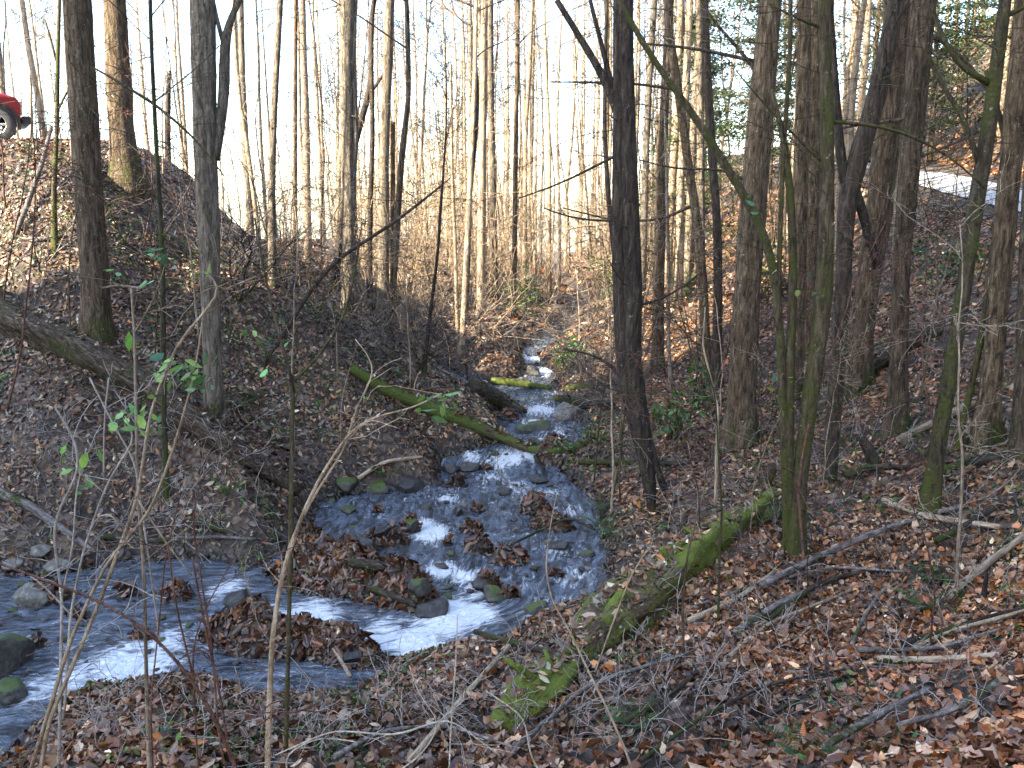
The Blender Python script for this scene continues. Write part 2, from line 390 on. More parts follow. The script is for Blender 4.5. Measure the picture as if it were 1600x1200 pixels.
# fast sampled height for scattering
def hfast(x, y):
    ix = np.clip(np.searchsorted(gx, x)-1, 0, nx-2); iy = np.clip(np.searchsorted(gy, y)-1, 0, ny-2)
    fx = (x-gx[ix])/(gx[ix+1]-gx[ix]); fy = (y-gy[iy])/(gy[iy+1]-gy[iy]); Z = Zt.reshape(ny, nx)
    return (Z[iy,ix]*(1-fx)+Z[iy,ix+1]*fx)*(1-fy) + (Z[iy+1,ix]*(1-fx)+Z[iy+1,ix+1]*fx)*fy

hz = lambda x, y: float(hfast(np.array([x]), np.array([y]))[0])
def ground(px, py):
    r = ray(px, py); hh = hfast(r[0]*_T, r[1]*_T); zz = CZ + r[2]*_T; k = np.argmax(zz <= hh)
    if zz[k] > hh[k]: k = len(_T)-1
    t = _T[k]-.04
    return np.array([r[0]*t, r[1]*t, hz(r[0]*t, r[1]*t)])
# ------------------------------------------------------------------ water sheet
wx = np.arange(-14, 6, .055); wy = axis([(5,21,.055),(21,48,.14)])
X, Y = np.meshgrid(wx, wy); x, y = X.ravel(), Y.ravel()
e = poly_sd(x, y, POLY); 
FO = [(705,965,.5,1.2),(650,1003,.45,1.1),(745,958,.35,1),(600,990,.4,.9),(690,890,.3,1),(675,835,.35,1.1),(660,820,.3,.9),(745,925,.3,.8),(725,900,.3,.9),(480,968,.5,1.1),(400,975,.5,1.0),(350,920,.35,.8),(345,985,.35,1),(200,1045,.6,1.1),
 (120,1058,.5,.8),(260,1005,.4,.8),(60,1080,.4,.7),(740,712,.3,.8),(800,715,.35,1),(830,710,.3,1),(845,640,.5,.9),(830,660,.4,.7),(850,580,.4,1.1),(830,560,.4,1),(780,720,.4,.8),(845,690,.5,.7),(870,680,.5,.6),(700,780,.3,.8),(810,760,.5,.6),(890,800,.4,.6),(860,770,.4,.6),(870,860,.5,.5),(900,900,.4,.6),(765,745,.5,.6),(600,1010,.3,.8),(45,1010,.5,.4)]
fo = np.zeros(len(x)) + .15+.22*sstep(-.1,.3,fbm(x*1.1,y*1.1,61,3))
for px, py, r, s in FO:
    cx, cy = on_water(px, py)
    fo = np.maximum(fo, s*np.exp(-(((x-cx)/r)**2+((y-cy)/(r*1.3))**2)))
cs = np.full(len(x), 1e9); fs = np.zeros(len(x)); ft = np.zeros(len(x)); cum = 0
for i in range(len(CL)-1):
    dl, tl, cl = seg_dist(x, y, CL[i], CL[i+1]); ln = np.hypot(*(CL[i+1]-CL[i])); mm_ = dl < cs
    cs = np.where(mm_, dl, cs); fs = np.where(mm_, cum+tl*ln, fs); ft = np.where(mm_, dl*np.sign(cl), ft); cum += ln
cal = .35+.65*sstep(.0, .5, fo)
z = zw(y) + cal*(fbm(x*3.2, y*2.2, 21, 4)*.055 + fbm(x*9, y*6, 31, 2)*.012) + fo*.03*fbm(x*14, y*14, 41, 2)
keep = (e < .45)
nxw, nyw = len(wx), len(wy); I = (np.arange(nyw-1)[:, None]*nxw + np.arange(nxw-1)[None]).ravel()
kk = keep[I] | keep[I+1] | keep[I+nxw] | keep[I+nxw+1]; I = I[kk]
L = np.stack([I, I+1, I+1+nxw, I+nxw], 1)
used = np.unique(L); rem = np.full(len(x), -1); rem[used] = np.arange(len(used))
V = np.stack([x, y, z], 1)[used]
o = bpy.data.objects.new('stream_water', raw_mesh('stream_water', V, rem[L].ravel(), 4, np.stack([fo, fs, ft], 1)[used], True)); col.objects.link(o)
o.data.materials.append(M['water']); tag(o, kind='structure')

# ------------------------------------------------------------------ roads
b = MB(); n = len(RC); K = 5
vv = []
for i in range(n):
    for k in range(K):
        s = .02 + .96*k/(K-1); c0 = RC[i]; q = RF[i]*s + RN[i]*(1-s)
        vv.append(q)
vv = np.array(vv); fine = []
tt = np.linspace(0, n-1, 120)
for tq in tt:
    i = min(int(tq), n-2); f = tq-i
    for k in range(K): fine.append(vv[i*K+k]*(1-f)+vv[(i+1)*K+k]*f)
fine = np.array(fine); hh = height(fine[:, 0], fine[:, 1]); 
fine[:, 2] = hh + .05
b.add(fine, [(i*K+k, i*K+k+1, (i+1)*K+k+1, (i+1)*K+k) for i in range(len(tt)-1) for k in range(K-1)])
o = b.build('road', M['road']); tag(o, kind='structure')
# road on the left plateau
b = MB(); P = [(-40,23.5),(-24,22.9),(-17,23.2),(-12.8,24.6),(-11.2,27.5),(-12.5,33),(-17,40)]
P = np.array(P); tt = np.linspace(0, len(P)-1, 90); xs = np.interp(tt, range(len(P)), P[:, 0]); ys = np.interp(tt, range(len(P)), P[:, 1])
T = np.stack([np.gradient(xs), np.gradient(ys)], 1); T /= np.linalg.norm(T, axis=1)[:, None]; Nn = np.stack([-T[:, 1], T[:, 0]], 1)
for j in range(7): 
    q = (j/6-.5)*4.2
    pass
G_ = []
for i in range(len(tt)):
    for j in range(7):
        q = (j/6-.5)*4.0; G_.append((xs[i]+Nn[i,0]*q, ys[i]+Nn[i,1]*q))
G_ = np.array(G_); b.add(np.c_[G_, height(G_[:, 0], G_[:, 1])+.09], [(i*7+k, (i+1)*7+k, (i+1)*7+k+1, i*7+k+1) for i in range(len(tt)-1) for k in range(6)])
o = b.build('road', M['road']); tag(o, kind='structure')

# ------------------------------------------------------------------ leaf litter
PAL = np.array([(.17,.075,.035),(.24,.13,.07),(.09,.045,.028),(.27,.21,.18),(.36,.25,.16),(.30,.12,.035),(.14,.09,.07),(.42,.34,.27),(.20,.10,.055),(.20,.16,.15),(.11,.06,.04),(.5,.44,.38)])
PAL = PAL*np.array([.90,.92,.74])
PW = np.array([16,16,12,9,9,5,10,5,12,8,10,2.]); PW /= PW.sum()
def leaf_tpl(kind):
    if kind == 0:       # lobed leaf
        a = np.linspace(0, 2*math.pi, 16, endpoint=False)
        r = .5*(1+.13*np.cos(5*a)+.06*np.cos(9*a+1))*(1+.22*np.cos(a)); P = np.stack([r*np.cos(a)*1.15, r*np.sin(a)*.85, np.zeros(16)], 1)
        P = np.vstack([[0.05,0,0], P]); F_ = [(0, 1+i, 1+(i+1) % 16) for i in range(16)]
    elif kind == 1:     # oval leaf folded on the midrib
        P = np.array([(-.6,0,0),(-.25,.26,0),(.25,.24,0),(.62,0,0),(.25,-.24,0),(-.25,-.26,0)],float); F_ = [(0,1,5),(1,2,5),(2,4,5),(2,3,4)]
        F_ = [(0,3,1),(1,3,2),(0,4,3),(0,5,4)]
    else:
        P = np.array([(-.55,0,0),(0,.36,0),(.55,0,0),(0,-.36,0)],float); F_ = [(0,2,1),(0,3,2)]
    return P, np.array(F_)
def scatter(name, xy, zoff, size, kind, pal, pw, tilt=.45, mat='litter', normal_follow=True, z=None, curl=.35, colmod=None):
    n = len(xy); P, F_ = leaf_tpl(kind); m = len(P)
    x, y = xy[:, 0], xy[:, 1]
    h = hfast(x, y) if z is None else z
    e = .12
    if normal_follow:
        gxn = (hfast(x+e, y)-hfast(x-e, y))/(2*e); gyn = (hfast(x, y+e)-hfast(x, y-e))/(2*e)
        gxn = np.clip(gxn, -1.5, 1.5); gyn = np.clip(gyn, -1.5, 1.5)
    else: gxn = gyn = np.zeros(n)
    nn = np.stack([-gxn, -gyn, np.ones(n)], 1); nn += rng.standard_normal((n, 3))*tilt; nn /= np.linalg.norm(nn, axis=1)[:, None]
    a = rng.standard_normal((n, 3)); u = np.cross(nn, a); u /= np.linalg.norm(u, axis=1)[:, None]; v = np.cross(nn, u)
    s = size*np.clip(np.exp(rng.standard_normal(n)*.32), .45, 1.9); wv = .7+.5*rng.random(n)
    cu = (rng.random(n)-.25)*curl*2; cv = (rng.random(n)-.3)*curl*2
    px = P[None, :, 0]*s[:, None]; py = P[None, :, 1]*(s*wv)[:, None]
    pz = (px**2*cu[:, None] + py**2*cv[:, None]*2)/s[:, None] + (rng.random((n, m))-.5)*(s*.12)[:, None]
    C = np.stack([x, y, h+zoff*rng.random(n)+.01], 1)
    V = C[:, None] + u[:, None]*px[..., None] + v[:, None]*py[..., None] + nn[:, None]*pz[..., None]
    L = (F_[None]+ (np.arange(n)*m)[:, None, None]).ravel()
    ci = rng.choice(len(pal), n, p=pw); c = pal[ci]*np.exp(rng.standard_normal((n, 1))*.38)
    if colmod is not None: c = c*colmod(x, y)
    return V.reshape(-1, 3), L, np.repeat(c, m, axis=0)
def field(y0, y1, dens, wid=.85, xmin=3.5):
    A = (y1-y0)*2*(max(xmin, wid*(y0+y1)/2)); n = int(A*dens)
    y = np.sqrt(rng.random(n)*(y1*y1-y0*y0)+y0*y0) if y0 > 4 else y0+rng.random(n)*(y1-y0)
    x = (rng.random(n)*2-1)*np.maximum(xmin, wid*y)
    h = hfast(x, y); e = .0
    ok = (h > zw(y)-.02) | (np.abs(x) > 40)
    # bare patches
    g = fbm(x*.9, y*.9, 77, 3)
    ok &= (g < .17) | (rng.random(n) < .38)
    # keep the roads clean
    for i in range(len(RC)-1):
        d, t_, c_ = seg_dist(x, y, RC[i][:2], RC[i+1][:2]); ok &= ~((d < 1.9) & (rng.random(n) < .97))
    for i in range(len(P_ROAD)-1):
        d, t_, c_ = seg_dist(x, y, P_ROAD[i], P_ROAD[i+1]); ok &= ~((d < 1.9) & (rng.random(n) < .93))
    return np.stack([x[ok], y[ok]], 1)
P_ROAD = P
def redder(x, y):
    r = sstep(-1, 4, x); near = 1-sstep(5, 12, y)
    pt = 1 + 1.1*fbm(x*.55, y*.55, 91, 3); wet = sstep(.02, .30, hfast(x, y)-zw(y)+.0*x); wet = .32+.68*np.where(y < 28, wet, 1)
    k = (np.clip(pt, .45, 1.7)*wet*(.70+.30*sstep(-2, 0, x)))[:, None]  # last factor darkens left bank leaves: slope shade put into their colour
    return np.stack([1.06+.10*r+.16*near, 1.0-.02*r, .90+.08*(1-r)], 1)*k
out = []
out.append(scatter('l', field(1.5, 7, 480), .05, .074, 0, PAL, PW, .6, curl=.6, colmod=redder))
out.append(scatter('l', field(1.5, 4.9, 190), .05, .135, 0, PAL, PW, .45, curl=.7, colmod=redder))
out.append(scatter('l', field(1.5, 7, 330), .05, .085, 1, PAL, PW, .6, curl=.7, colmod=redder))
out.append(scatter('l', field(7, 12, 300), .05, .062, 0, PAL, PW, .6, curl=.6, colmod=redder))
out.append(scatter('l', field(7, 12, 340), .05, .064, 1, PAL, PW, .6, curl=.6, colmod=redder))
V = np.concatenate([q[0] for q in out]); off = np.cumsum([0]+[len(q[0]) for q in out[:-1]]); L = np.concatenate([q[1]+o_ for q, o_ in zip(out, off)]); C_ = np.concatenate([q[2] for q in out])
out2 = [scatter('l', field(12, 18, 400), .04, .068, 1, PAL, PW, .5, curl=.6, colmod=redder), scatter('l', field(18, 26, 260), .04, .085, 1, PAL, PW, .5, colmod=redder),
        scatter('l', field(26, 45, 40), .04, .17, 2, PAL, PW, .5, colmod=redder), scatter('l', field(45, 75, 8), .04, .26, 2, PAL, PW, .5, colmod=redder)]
# soggy dark leaves on the mounds
mx = []
for (cx, cy), mm_ in MW:
    n = int(480*mm_[2]*mm_[3]*4); a = rng.standard_normal((n, 2))*.5*np.array([mm_[2], mm_[3]])+np.array([cx, cy]); mx.append(a)
mx = np.concatenate(mx); hmx = hfast(mx[:, 0], mx[:, 1]); mx = mx[hmx > zw(mx[:, 1])-.02]
PALD = PAL[[0,2,6,8,10,5,3]]*np.array([.50,.40,.38]); out2.append(scatter('l', mx, .07, .09, 1, PALD, np.ones(7)/7, .8, curl=.9))
for q in out2:
    L = np.concatenate([L, q[1]+len(V)]); V = np.concatenate([V, q[0]]); C_ = np.concatenate([C_, q[2]])
print('litter verts', len(V))
o = bpy.data.objects.new('leaf_litter', raw_mesh('leaf_litter', V, L, 3, C_)); col.objects.link(o)
o.data.materials.append(M['litter']); tag(o, 'brown and tan fallen leaves covering both banks', 'leaf litter', kind='stuff')

# ------------------------------------------------------------------ branches
def wander(p, d, L, n, wig=.12, up=0.0, droop=0.0):
    P = [np.array(p, float)]; d = np.array(d, float); d /= np.linalg.norm(d)
    for i in range(n):
        d = d + rng.standard_normal(3)*wig + np.array([0, 0, up-droop*i/n]); d /= np.linalg.norm(d)
        P.append(P[-1]+d*L/n)
    return np.array(P)
MINR = .0038
def branch(b, p, d, L, r, lvl, n=6, k=4, wig=.14, up=.04, sub=4, droop=0):
    P = wander(p, d, L, n, wig, up, droop); b.tube(P, np.linspace(r, max(r*.25, min(r, MINR)), n+1), k, cap=False)
    if lvl <= 0: return
    for q in range(sub):
        t_ = rng.uniform(.2, .95); i = int(t_*n); pp = P[min(i, n-1)]*(1-(t_*n-i))+P[min(i+1, n)]*(t_*n-i)
        dd = P[min(i+1, n)]-P[min(i, n-1)]; dd = dd/(np.linalg.norm(dd)+1e-9)+rng.standard_normal(3)*.65
        branch(b, pp, dd, L*rng.uniform(.3, .6)*(1.1-t_*.5), max(r*.5*(1-t_*.5), min(r, MINR)), lvl-1, max(3, n-2), max(3, k-1), wig*1.2, up, sub, droop)
def crown(b, P, Rr, z0, n, Lf, lvl=2, sub=4):
    """limbs leaving trunk polyline P above height z0"""
    idx = [i for i in range(len(P)-1) if P[i][2] > z0]
    if not idx: return
    for q in range(n):
        i = random.choice(idx); f = random.random(); p = P[i]*(1-f)+P[i+1]*f
        top = (p[2]-z0)/(P[-1][2]-z0+1e-6)
        a = random.random()*6.283; d = np.array([math.cos(a), math.sin(a), .35+.9*top])
        L = Lf*(1.15-.75*top)*random.uniform(.6, 1.15); branch(b, p, d, L, max(.008, Rr[i]*.38), lvl, 6, 5, .13, .05, sub)
def twigs(b, P, Rr, z0, z1, n, L0=1.6, lvl=1, sub=3, r=.009):
    idx = [i for i in range(len(P)-1) if z0 < P[i][2] < z1]
    for q in range(n):
        if not idx: return
        i = random.choice(idx); f = random.random(); p = P[i]*(1-f)+P[i+1]*f
        a = random.random()*6.283; d = np.array([math.cos(a), math.sin(a), random.uniform(-.1, .7)])
        branch(b, p, d, L0*random.uniform(.5, 1.4), r*random.uniform(.6, 1.3), lvl, 7, 3, .17, .0, sub, .06)
def resample(P, R_, step):
    P = np.asarray(P, float); d = np.r_[0, np.cumsum(np.linalg.norm(np.diff(P, axis=0), axis=1))]
    n = max(3, int(d[-1]/step)+1); s = np.linspace(0, d[-1], n)
    # Catmull style smoothing through linear + blur
    Q = np.stack([np.interp(s, d, P[:, k]) for k in range(3)], 1); rr = np.interp(s, d, R_)
    for _ in range(3): Q[1:-1] = .25*Q[:-2]+.5*Q[1:-1]+.25*Q[2:]
    return Q, rr
def hero_tree(name, label, pts, mat, total=19, limbs=16, flare=1.35, tw=8, extra=None, d=None, cat='tree', twL=1.6, ext=True, moss_base=None, group=None):
    """pts: (px, py, width px) from the foot up"""
    g = ground(pts[0][0], pts[0][1])
    if d is not None:
        g = at(pts[0][0], pts[0][1], d); g[2] = hz(g[0], g[1])
    d = g[1]
    P = [np.array(g)]; W = [pts[0][2]/2/F*d*.95]
    for q in pts[1:]:
        dd = d + (q[3] if len(q) > 3 else 0); p = at(q[0], q[1], dd)
        P.append(p); W.append(q[2]/2/F*dd*.95)
    # from the frame's top on up
    if ext:
        dr = P[-1]-P[-2]; dr /= np.linalg.norm(dr); r = W[-1]
        rest = total-(P[-1][2]-g[2])
        if rest > .5:
            p = P[-1]; ns = max(3, int(rest/1.2))
            for i in range(ns):
                dr = dr*.82+np.array([random.gauss(0,.05), random.gauss(0,.05), .30]); dr /= np.linalg.norm(dr); p = p+dr*rest/ns
                P.append(p); W.append(r*(1-(i+1)/ns*.9))
    P.insert(0, P[0]-np.array([0,0,.35])); W.insert(0, W[0])
    Q, rr = resample(P, W, .22)
    for _b in range(4):
        bi = random.randrange(len(Q)); rr = rr*(1+random.uniform(-.06, .13)*np.exp(-((np.arange(len(Q))-bi)/random.uniform(1, 3))**2))
    hgt = Q[:, 2]-g[2]; rr = rr*(1+(flare-1)*np.exp(-np.maximum(hgt, 0)/.28))
    root = empty(name, tuple(g)); tag(root, label, cat, group)
    b = MB(); k = 16 if rr.max() > .12 else (10 if rr.max() > .05 else 7)
    b.tube(Q, rr, k, .07 if rr.max() > .05 else .04, root=.22*np.exp(-np.maximum(hgt, 0)/.22) if flare > 1.05 else None)
    b.v = [v-g for v in b.v]; tr = b.build('trunk', M[mat], root)
    c = MB(); 
    if limbs: crown(c, Q, rr, g[2]+max(4.5, total*.42), limbs, total*.2)
    twigs(c, Q, rr, g[2]+1.2, g[2]+9, int(tw*1.7), twL, 2, 3, .008)
    if extra:
        for e in extra:      # traced limbs: list of (px,py,w[,dd])
            PP = [at(q[0], q[1], d+(q[3] if len(q) > 3 else 0)) for q in e]; WW = [q[2]/2/F*d for q in e]
            A, B = resample(PP, WW, .2); c.tube(A, B, 6, .05)
            twigs(c, A, B, -9, 99, max(3, len(A)//4), .8, 1, 3, .006)
    if c.n: c.v = [v-g for v in c.v]; c.build('branches', M[mat], root)
    return root
T_ = hero_tree
T_('tree','thick furrowed brown tree at left, nearest the red truck',[(152,535,46),(147,400,43),(140,300,42),(128,120,42),(121,0,42)],'brown',21,18)
T_('tree','thick trunk just right of the furrowed one, rooted near the slope crest',[(200,288,46),(190,200,38),(184,100,36),(180,0,33)],'brown',20,16)
T_('tree','tall seamed trunk on the left slope with a stem fused to its side',[(335,650,30),(330,500,30),(328,400,34),(322,250,36),(318,100,38),(317,0,38)],'grey',21,16,
   extra=[[(335,250,16),(345,200,15),(352,130,17),(350,60,15),(358,30,10),(385,-20,8)],[(350,70,8),(335,20,6),(330,-20,5)]])
T_('slender_tree','slender straight grey tree standing at the crest of the left slope',[(427,450,14),(424,330,12),(427,200,11),(433,90,10),(438,0,9)],'grey',17,14)
T_('slender_tree','thin yellow lichened sapling left of the thick furrowed trunk',[(86,395,9),(84,300,8),(89,200,7),(90,100,6),(93,0,5)],'mossy',9,8,extra=[[(88,95,4),(80,60,3),(70,30,2)],[(87,180,4),(100,150,3),(112,130,2)]])
T_('slender_tree','thin spotted pole tree between the left trunks, foot by the big log',[(260,780,10),(255,600,9),(254,420,8),(246,260,7),(238,110,6),(234,0,6)],'mossy',13,10,extra=[[(240,162,5),(190,130,4),(145,105,3)],[(240,162,5),(290,200,4),(330,245,3),(350,275,2)]])
T_('slender_tree','very straight thin tree seen against white sky left of centre',[(462,420,8),(461,330,7),(461,150,7),(462,0,6)],'brown',16,10,d=27)
T_('tree','stout pale grey tree on the spur crest with a vine on its right',[(545,488,27),(546,400,23),(543,250,21),(542,100,21),(545,0,21)],'grey',22,18,
   extra=[[(552,330,7),(553,260,9),(556,200,10),(552,120,9),(553,40,8),(556,-10,7)]])
T_('crooked_tree','crooked tree curving up and right across the stout grey trunk',[(522,448,13),(530,380,13),(536,310,12),(548,250,11),(562,195,11),(577,145,9),(581,90,8),(578,40,8),(585,0,7)],'dark',14,10,extra=[[(577,148,6),(590,130,5),(600,115,4)]])
T_('slender_tree','leaning slim tree at the lower end of the spur crest',[(606,548,13),(614,450,12),(622,330,10),(628,240,10),(639,150,8),(637,60,8),(636,0,7)],'brown',16,12,d=22.3)
T_('tree','pale straight trunk right of the vine covered one, crown off frame',[(597,500,20),(600,380,18),(600,250,15),(605,120,15),(609,0,14)],'grey',20,14,d=24)
T_('slender_tree','dark stem between the two pale trunks of the spur crest',[(577,480,10),(578,350,9),(582,200,8),(580,80,7),(583,0,6)],'dark',17,10,d=24.6)
T_('broken_tree','short snapped trunk among the spur crest trees',[(614,500,10),(614,330,9),(613,190,8)],'brown',6.2,0,d=25,ext=False,tw=3)
T_('crooked_tree','dark S curved tree in the middle of the white sky',[(728,560,10),(730,420,10),(733,300,9),(741,230,9),(746,150,7),(741,80,7),(742,0,6)],'dark',17,10,d=27)
T_('tree','pale tree right behind the dark S curved one',[(752,550,15),(752,400,14),(754,220,12),(757,0,11)],'pale',20,14,d=29)
T_('slender_tree','thin dark sapling leaning right beside the mossy stream log',[(662,580,6),(672,490,6),(684,400,5),(688,330,5),(692,280,4)],'dark',7,8,tw=14,twL=1.1)
T_('slender_tree','tall slender tree left of the far stream bend',[(802,545,9),(804,400,8),(806,220,8),(808,100,7),(810,0,5)],'brown',19,10,d=30)
T_('tree','pale double stemmed tree at the top of the short stream log',[(722,600,10),(724,500,9),(730,380,9),(736,250,8),(742,120,7),(744,0,6)],'pale',16,10,extra=[[(722,590,8),(714,500,7),(712,400,6),(706,260,5),(704,100,4)]],d=24)
T_('broken_tree','dark knobbly tree with a cavity leaning over the right bank',[(1020,800,13),(1014,745,26),(1006,690,33),(993,640,38),(986,560,34),(988,440,34),(984,330,31),(978,180,29),(976,0,27)],'dark',19,16,flare=1.0,
   extra=[[(1010,690,26),(1025,740,18),(1040,765,12)],[(985,640,22),(972,560,24),(967,420,24),(966,300,22),(968,180,22),(966,60,18),(966,-20,16)],[(972,200,14),(950,130,14),(925,90,12),(895,40,10),(870,0,9)],[(960,150,9),(945,90,8),(932,40,7),(922,0,6)],
   [(978,235,5),(930,260,4),(870,290,3),(810,310,2)],[(980,345,4),(900,345,3),(850,325,2)],[(985,480,5),(1040,470,4),(1090,430,3)],
   [(1000,640,9),(980,600,7),(960,570,6),(930,552,4),(880,545,3)]],tw=14)
T_('tree','reddish trunk immediately right of the dark knobbly tree',[(1027,575,22),(1029,430,19),(1033,260,17),(1040,120,14),(1047,0,13)],'brown',20,12)
T_('tree','slim curved trunk sweeping up left in front of the green trees',[(1105,600,17),(1100,470,15),(1090,350,14),(1073,240,14),(1057,120,13),(1045,60,13),(1043,0,12)],'brown',18,12,extra=[[(1060,140,5),(990,130,4),(900,128,3),(860,128,2)],[(1085,320,5),(1030,345,4),(960,345,3),(880,325,2)]])
T_('tree','dark straight trunk twinned with the slim curved one',[(1118,605,18),(1122,480,15),(1121,350,14),(1112,240,13),(1105,110,13),(1100,0,12)],'dark',19,12)
T_('tree','paler trunk rising behind the dark straight one',[(1097,560,14),(1096,400,12),(1095,250,12),(1093,80,11),(1092,0,10)],'grey',20,10,d=23)
T_('slender_tree','thin mossy sapling lit pale, beside the leafy bush on the right bank',[(1048,612,7),(1044,520,6),(1045,430,6),(1042,300,5),(1040,200,4)],'pale',8,8,tw=10)
T_('tree','very thick brown tree with a mossy foot right of the stream',[(1155,690,60),(1158,620,46),(1164,500,42),(1176,320,43),(1190,150,38),(1204,0,35)],'brown',23,18,flare=1.4,extra=[[(1186,97,7),(1120,82,5),(1060,72,4),(1000,68,3)],[(1188,120,7),(1150,70,5),(1110,30,4),(1090,-10,3)],[(1178,290,6),(1130,262,4),(1060,266,3),(1000,250,2)]])
T_('mossy_tree','mossy clump with three stems, one arching far left over the stream',[(1240,868,38),(1248,760,26),(1266,620,27),(1284,500,26),(1291,380,25),(1293,220,21),(1290,80,19),(1286,0,18)],'mossy',15,12,flare=1.15,
   extra=[[(1232,865,20),(1228,760,15),(1224,640,14),(1218,500,13),(1208,410,14),(1186,345,14),(1150,285,13),(1115,228,13),(1083,178,12),(1045,128,10),(1005,70,9),(962,-10,7)],
          [(1236,865,22),(1233,740,15),(1234,580,15),(1240,420,14),(1234,280,11),(1222,200,9),(1205,140,6)],
          [(1291,190,6),(1380,195,5),(1450,222,4),(1500,255,3),(1540,295,3)],[(1288,45,6),(1240,30,4),(1200,5,3)],[(1292,260,5),(1240,210,4),(1190,160,3),(1150,110,2)],
          [(1216,470,8),(1221,300,7),(1228,180,7),(1236,60,7),(1235,-10,6)]],tw=16)
T_('tree','dark brown trunk directly behind the mossy three stemmed clump',[(1245,560,26),(1248,400,24),(1252,250,23),(1256,100,22),(1256,0,21)],'brown',20,12,d=17.5)
T_('tree','smooth tan trunk between the mossy clump and the forked tree',[(1262,520,22),(1268,380,21),(1272,200,20),(1277,0,18)],'brown',20,12,d=19)
T_('forked_tree','dark forked tree whose heavy arm leans hard to the right',[(1312,520,24),(1318,430,25),(1320,340,28),(1330,275,32),(1352,215,30),(1374,130,28),(1395,30,26),(1405,-40,24)],'dark',16,12,flare=1.0,
   extra=[[(1322,290,16),(1312,240,15),(1306,150,13),(1300,60,10),(1296,-20,8)],[(1372,420,12),(1358,370,14),(1345,320,15),(1330,278,16)]],d=13.2)
T_('tree','stout leaning tree with the fallen log resting at its foot',[(1338,605,44),(1345,520,38),(1362,400,36),(1378,270,38),(1392,130,42),(1405,0,40)],'brown',22,16)
T_('tree','upright tree with a green mossy foot, in front of the far road',[(1402,675,36),(1404,560,29),(1408,420,27),(1420,270,32),(1432,130,36),(1443,0,38)],'brown',22,16,flare=1.35,extra=[[(1428,185,6),(1380,190,5),(1330,196,4),(1290,205,3)],[(1434,50,9),(1470,52,8),(1495,85,6),(1530,115,5),(1560,170,4),(1575,200,3)],[(1420,250,6),(1470,235,4),(1530,205,3)]])
T_('slender_tree','thin mossy stem squeezed between the two stout trees by the road',[(1362,470,8),(1378,400,9),(1400,290,9),(1412,200,9),(1424,90,8),(1436,0,7)],'mossy',12,8,d=20)
T_('mossy_tree','mossy tree at right curving up past the road edge',[(1452,808,36),(1462,720,27),(1480,610,26),(1502,480,25),(1522,340,24),(1546,200,23),(1560,80,20),(1572,0,18)],'mossy',16,14,flare=1.15,
   extra=[[(1545,130,10),(1520,118,9),(1490,105,8),(1468,50,7),(1450,-10,5)],[(1560,30,10),(1590,15,7),(1625,0,6)],[(1530,260,9),(1505,170,7),(1470,140,7),(1440,60,5)]],tw=12)
T_('tree','large brown tree at the right edge behind the curving mossy one',[(1540,690,42),(1548,600,34),(1560,470,32),(1575,300,33),(1590,150,32),(1602,0,30)],'brown',21,14)
T_('slender_tree','thin crooked stem rising between the two trees at the right edge',[(1492,735,9),(1510,640,10),(1535,520,12),(1552,400,13),(1575,250,15),(1600,170,14),(1625,60,12)],'mossy',12,10,extra=[[(1575,240,8),(1560,170,7),(1540,110,6)]],d=12.5)
T_('tree','brown trunk cut by the right picture edge',[(1592,720,26),(1600,560,26),(1606,380,26),(1618,200,25),(1625,0,24)],'brown',20,12)
T_('slender_tree','dark slim tree just left of the dark knobbly one, bent to the left',[(985,560,9),(962,420,8),(950,300,8),(944,200,7),(946,100,6),(948,0,5)],'dark',14,8,d=21)
T_('slender_tree','thin grey tree left of centre standing behind the brush',[(168,540,6),(165,500,5),(262,330,5)][:0] or [(263,300,10),(262,190,9),(264,110,7)],'dark',5,0,d=26,ext=False)

# ------------------------------------------------------------------ background woods (real trees, shared meshes)
def bg_variant(H, r, crook, lo, mat, nl, tw, name='trunk'):
    n = 14; P = [np.zeros(3)]; d = np.array([random.gauss(0,crook), random.gauss(0,crook), 1.]); 
    for i in range(n):
        d = d+np.array([random.gauss(0,crook), random.gauss(0,crook), 0]); d[2] = 1; d[:2] *= .8; P.append(P[-1]+d/np.linalg.norm(d)*H/n)
    P = np.array(P); P[0][2] = -.4; rr = r*(1-np.linspace(0,1,n+1)**1.4*.86); rr[0] *= 1.3
    b = MB(); b.tube(P, rr, 8, .05); tm = b.mesh('trunk')
    c = MB(); crown(c, P, rr, H*lo, nl, H*.17, 2, 4); twigs(c, P, rr, 1.5, H*.6, tw, 1.7, 2, 3, .011); bm_ = c.mesh('branches')
    tm.materials.append(M[mat]); bm_.materials.append(M[mat])
    both = MB(); both.v = b.v+c.v; both.f = b.f+[tuple(i+b.n for i in q) for q in c.f]; both.n = b.n+c.n
    jm = both.mesh('forest_tree'); jm.materials.append(M[mat]); return tm, bm_, jm
MINR = .008
VAR = [bg_variant(22,.115,.03,.5,'tan',13,9), bg_variant(24,.14,.02,.55,'grey',13,7), bg_variant(19,.075,.05,.45,'pale',12,10), bg_variant(16,.05,.07,.35,'brown',12,14),
       bg_variant(23,.12,.03,.5,'pale',13,9), bg_variant(14,.04,.09,.3,'dark',11,16), bg_variant(20,.09,.05,.4,'pale',13,12), bg_variant(25,.17,.02,.55,'tan',14,6)]
MINR = .0038
VLAB = ['straight tan tree','tall grey tree','slim pale tree','thin wavering brown tree','tall pale tree','thin dark crooked tree','pale tree with low twigs','stout tan tree']

